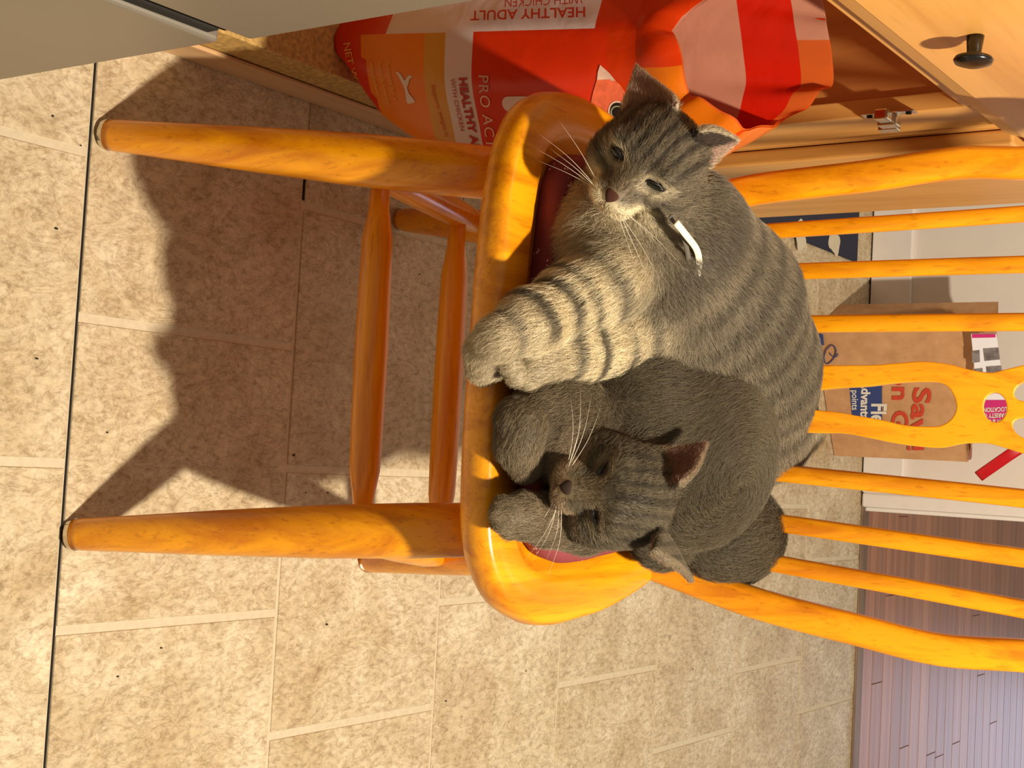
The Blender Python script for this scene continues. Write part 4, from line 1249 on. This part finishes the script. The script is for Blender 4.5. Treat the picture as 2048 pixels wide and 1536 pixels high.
bodyA = build_cat(ca, A_, colA, NF, dict(body=0.0125, chest=0.019, leg=0.014, paw=0.0050, head=0.0080, muzzle=0.0045, chin=0.005, ear=0.0035, tail=0.020), 0.14, 21, eye_skip(HA, True))
wA = {-1: [(1, -0.05, 0.35, 0.062, 0.1), (1, 0.1, 0.12, 0.066, 0.15), (1, 0.15, -0.05, 0.060, 0.1), (1, 0.1, -0.25, 0.055, 0.1), (1, 0.3, 0.2, 0.05, 0.1)],
      1: [(1, -0.1, -0.10, 0.062, 0.1), (1, 0.1, -0.30, 0.064, 0.1), (1, 0.05, -0.55, 0.060, 0.0), (1, -0.1, -0.8, 0.052, 0.0), (1, 0.2, 0.05, 0.06, 0.1)]}
face_parts(ca, HA, bodyA, NOSEA, True, wA)
# safety collar with a pale loose strap end
cp0 = HA.c + (cA[0] - HA.c) * 0.62
cn = unit(cA[0] - HA.c)
BAND = plain('grey_collar_band', srgb(96, 88, 78), 0.6)
STRAP = plain('pale_strap', srgb(238, 228, 200), 0.5)
stp = spline([PZ(1352, 445, 0.580), PZ(1372, 470, 0.580), PZ(1392, 497, 0.577), PZ(1398, 522, 0.573), PZ(1395, 552, 0.569)], 18)
v, f = sweep(stp, None, n=8, rect=[(0.0030, 0.0009)] * 18, up=-CF)
mesh_obj('collar_strap', v, f, STRAP, ca, smooth=True, label='pale loose end of the collar')
v, f = sweep(spline([PZ(1340, 432, 0.574), PZ(1362, 462, 0.574), PZ(1374, 500, 0.570), PZ(1380, 545, 0.561)], 14), None, n=8, rect=[(0.0022, 0.0008)] * 14, up=-CF)
mesh_obj('collar_band', v, f, BAND, ca, smooth=True, label='dark collar band')

# ------------------------------------------------------------------ darker cat asleep, curled in front of the other
cbt = thing('cat', 'dark grey-brown cat asleep, curled up with closed eyes and chin above its paws', 'cat', (0.0, 1.16, SZ + 0.02))
B_ = Body()
HB = Head(PZ(1246, 990, 0.530), (0.989, -0.145), None, math.radians(41), math.radians(-2), 1.04)
earsB = [earspec(HB, (-0.028, -0.006, 0.029), (1414, 879), -0.016, (-0.45, 0.85, 0.1), 0.025), earspec(HB, (0.030, -0.006, 0.028), (1376, 1167), -0.016, (0.62, 0.5, -0.75), 0.024)]
backB = add_head(B_, HB, earsB, False)
fB = unit(PZ(1500, 960, 0.52) - PZ(1250, 850, 0.50))
B_.ell(PZ(1385, 890, 0.512), (0.096, 0.098, 0.072), None, 0.03, lambda P: unit_rows(np.cross(np.array([0, 0, 1.0]), P - PZ(1330, 960, 0.5)) * -1.0 + 0.0), 'body')
B_.ell(PZ(1270, 830, 0.495), (0.070, 0.060, 0.050), None, 0.03, fB, 'body')
B_.ell(PZ(1458, 1065, 0.502), (0.050, 0.062, 0.052), None, 0.012, unit(PZ(1350, 1110, 0.48) - PZ(1530, 1040, 0.5)), 'body')
B_.ell(PZ(1330, 1060, 0.475), (0.036, 0.048, 0.026), None, 0.02, unit(PZ(1250, 1120, 0.47) - PZ(1450, 1060, 0.48)), 'body')
B_.cap(HB.w(0, -0.015, -0.016), PZ(1290, 900, 0.500), 0.034, 0.048, 0.02, unit(PZ(1290, 900, 0.5) - HB.c), 'body')
B_.ell(PZ(1130, 862, 0.478), (0.046, 0.040, 0.030), None, 0.02, unit(PZ(1100, 900, 0.47) - PZ(1180, 850, 0.48)), 'chest')
k1 = [PZ(1150, 795, 0.478), PZ(1088, 806, 0.472), PZ(1044, 845, 0.468), PZ(1037, 890, 0.466)]
B_.chain(k1, [0.022, 0.0190, 0.0185, 0.0170], 0.010, 'leg')
B_.chain([PZ(1036, 890, 0.466), PZ(1050, 932, 0.464)], [0.0170, 0.0135], 0.008, 'paw')
k2 = [PZ(1170, 1050, 0.480), PZ(1100, 1040, 0.474), PZ(1050, 1032, 0.470)]
B_.chain(k2, [0.024, 0.0195, 0.0170], 0.010, 'leg')
B_.chain([PZ(1045, 1031, 0.469), PZ(1018, 1030, 0.466)], [0.0180, 0.0150], 0.008, 'paw')
toes(B_, [PZ(1005, 1010, 0.464), PZ(996, 1028, 0.463), PZ(1002, 1048, 0.463), PZ(1018, 1062, 0.465)], 0.0075)
toes(B_, [PZ(1048, 945, 0.462), PZ(1060, 945, 0.463)], 0.0075)
B_mid, B_dark, B_pale, B_cream = lin(97, 86, 67), lin(46, 40, 32), lin(142, 125, 99), lin(168, 142, 112)
def colB(P, Nn, W):
    n1 = vnoise(P, 70, 12); n2 = vnoise(P, 28, 13)
    c = B_mid[None, :] * (1 + 0.08 * n1 + 0.05 * n2)[:, None]
    ch_ = tagw(B_, W, 'chest')
    c = mixc(c, B_pale * np.array([0.95, 0.88, 0.9]), ch_ * 0.45)
    for L_ in (k1, k2):
        s, d = along(P, L_)
        lw = tagw(B_, W, 'leg') * (1 - sstep(0.026, 0.040, d))
        b_ = 0.5 + 0.5 * np.sin(s * 2 * math.pi / 0.024 + 0.8 * vnoise(P, 60, 14))
        c = mixc(c, B_pale, lw * 0.6); c = mixc(c, B_dark, lw * sstep(0.62, 0.9, b_) * 0.35)
    c = mixc(c, B_pale * 1.08, tagw(B_, W, 'paw') * 0.7)
    c = face_colour(c, P, W, B_, HB, B_dark, B_mid, B_pale * 1.05, B_cream, 0.7, 0.15)
    for i, p in enumerate(B_.pr):
        if p['t'] == 'ear':
            q = P - p['base']; inn = (Nn @ p['n'] > 0.15) & (W[:, i] > 0.5)
            c = mixc(c, lin(132, 92, 78), inn * 0.8)
            rim = (W[:, i] > 0.5) & (np.abs(q @ p['s']) > p['w'] * (1 - np.clip(q @ p['up'] / p['h'], 0, 1)) ** 0.9 - 0.0012)
            c = mixc(c, B_pale, rim * 0.6)
    return np.clip(c, 0.005, 1)
bodyB = build_cat(cbt, B_, colB, NF, dict(body=0.013, chest=0.012, leg=0.010, paw=0.0045, head=0.008, muzzle=0.0045, chin=0.005, ear=0.0035), 0.12, 22, eye_skip(HB, False))
wB = {-1: [(1, -0.1, 0.35, 0.058, 0.2), (1, 0.0, 0.2, 0.066, 0.2), (1, 0.05, 0.05, 0.068, 0.25), (1, 0.05, -0.1, 0.062, 0.25), (1, 0.2, 0.3, 0.05, 0.1)],
      1: [(1, -0.1, -0.1, 0.05, 0.3), (1, 0.0, -0.25, 0.056, 0.3), (1, 0.05, -0.42, 0.055, 0.2), (1, 0.05, 0.05, 0.06, 0.3), (1, 0.1, -0.6, 0.05, 0.2)]}
face_parts(cbt, HB, bodyB, NOSEB, False, wB)
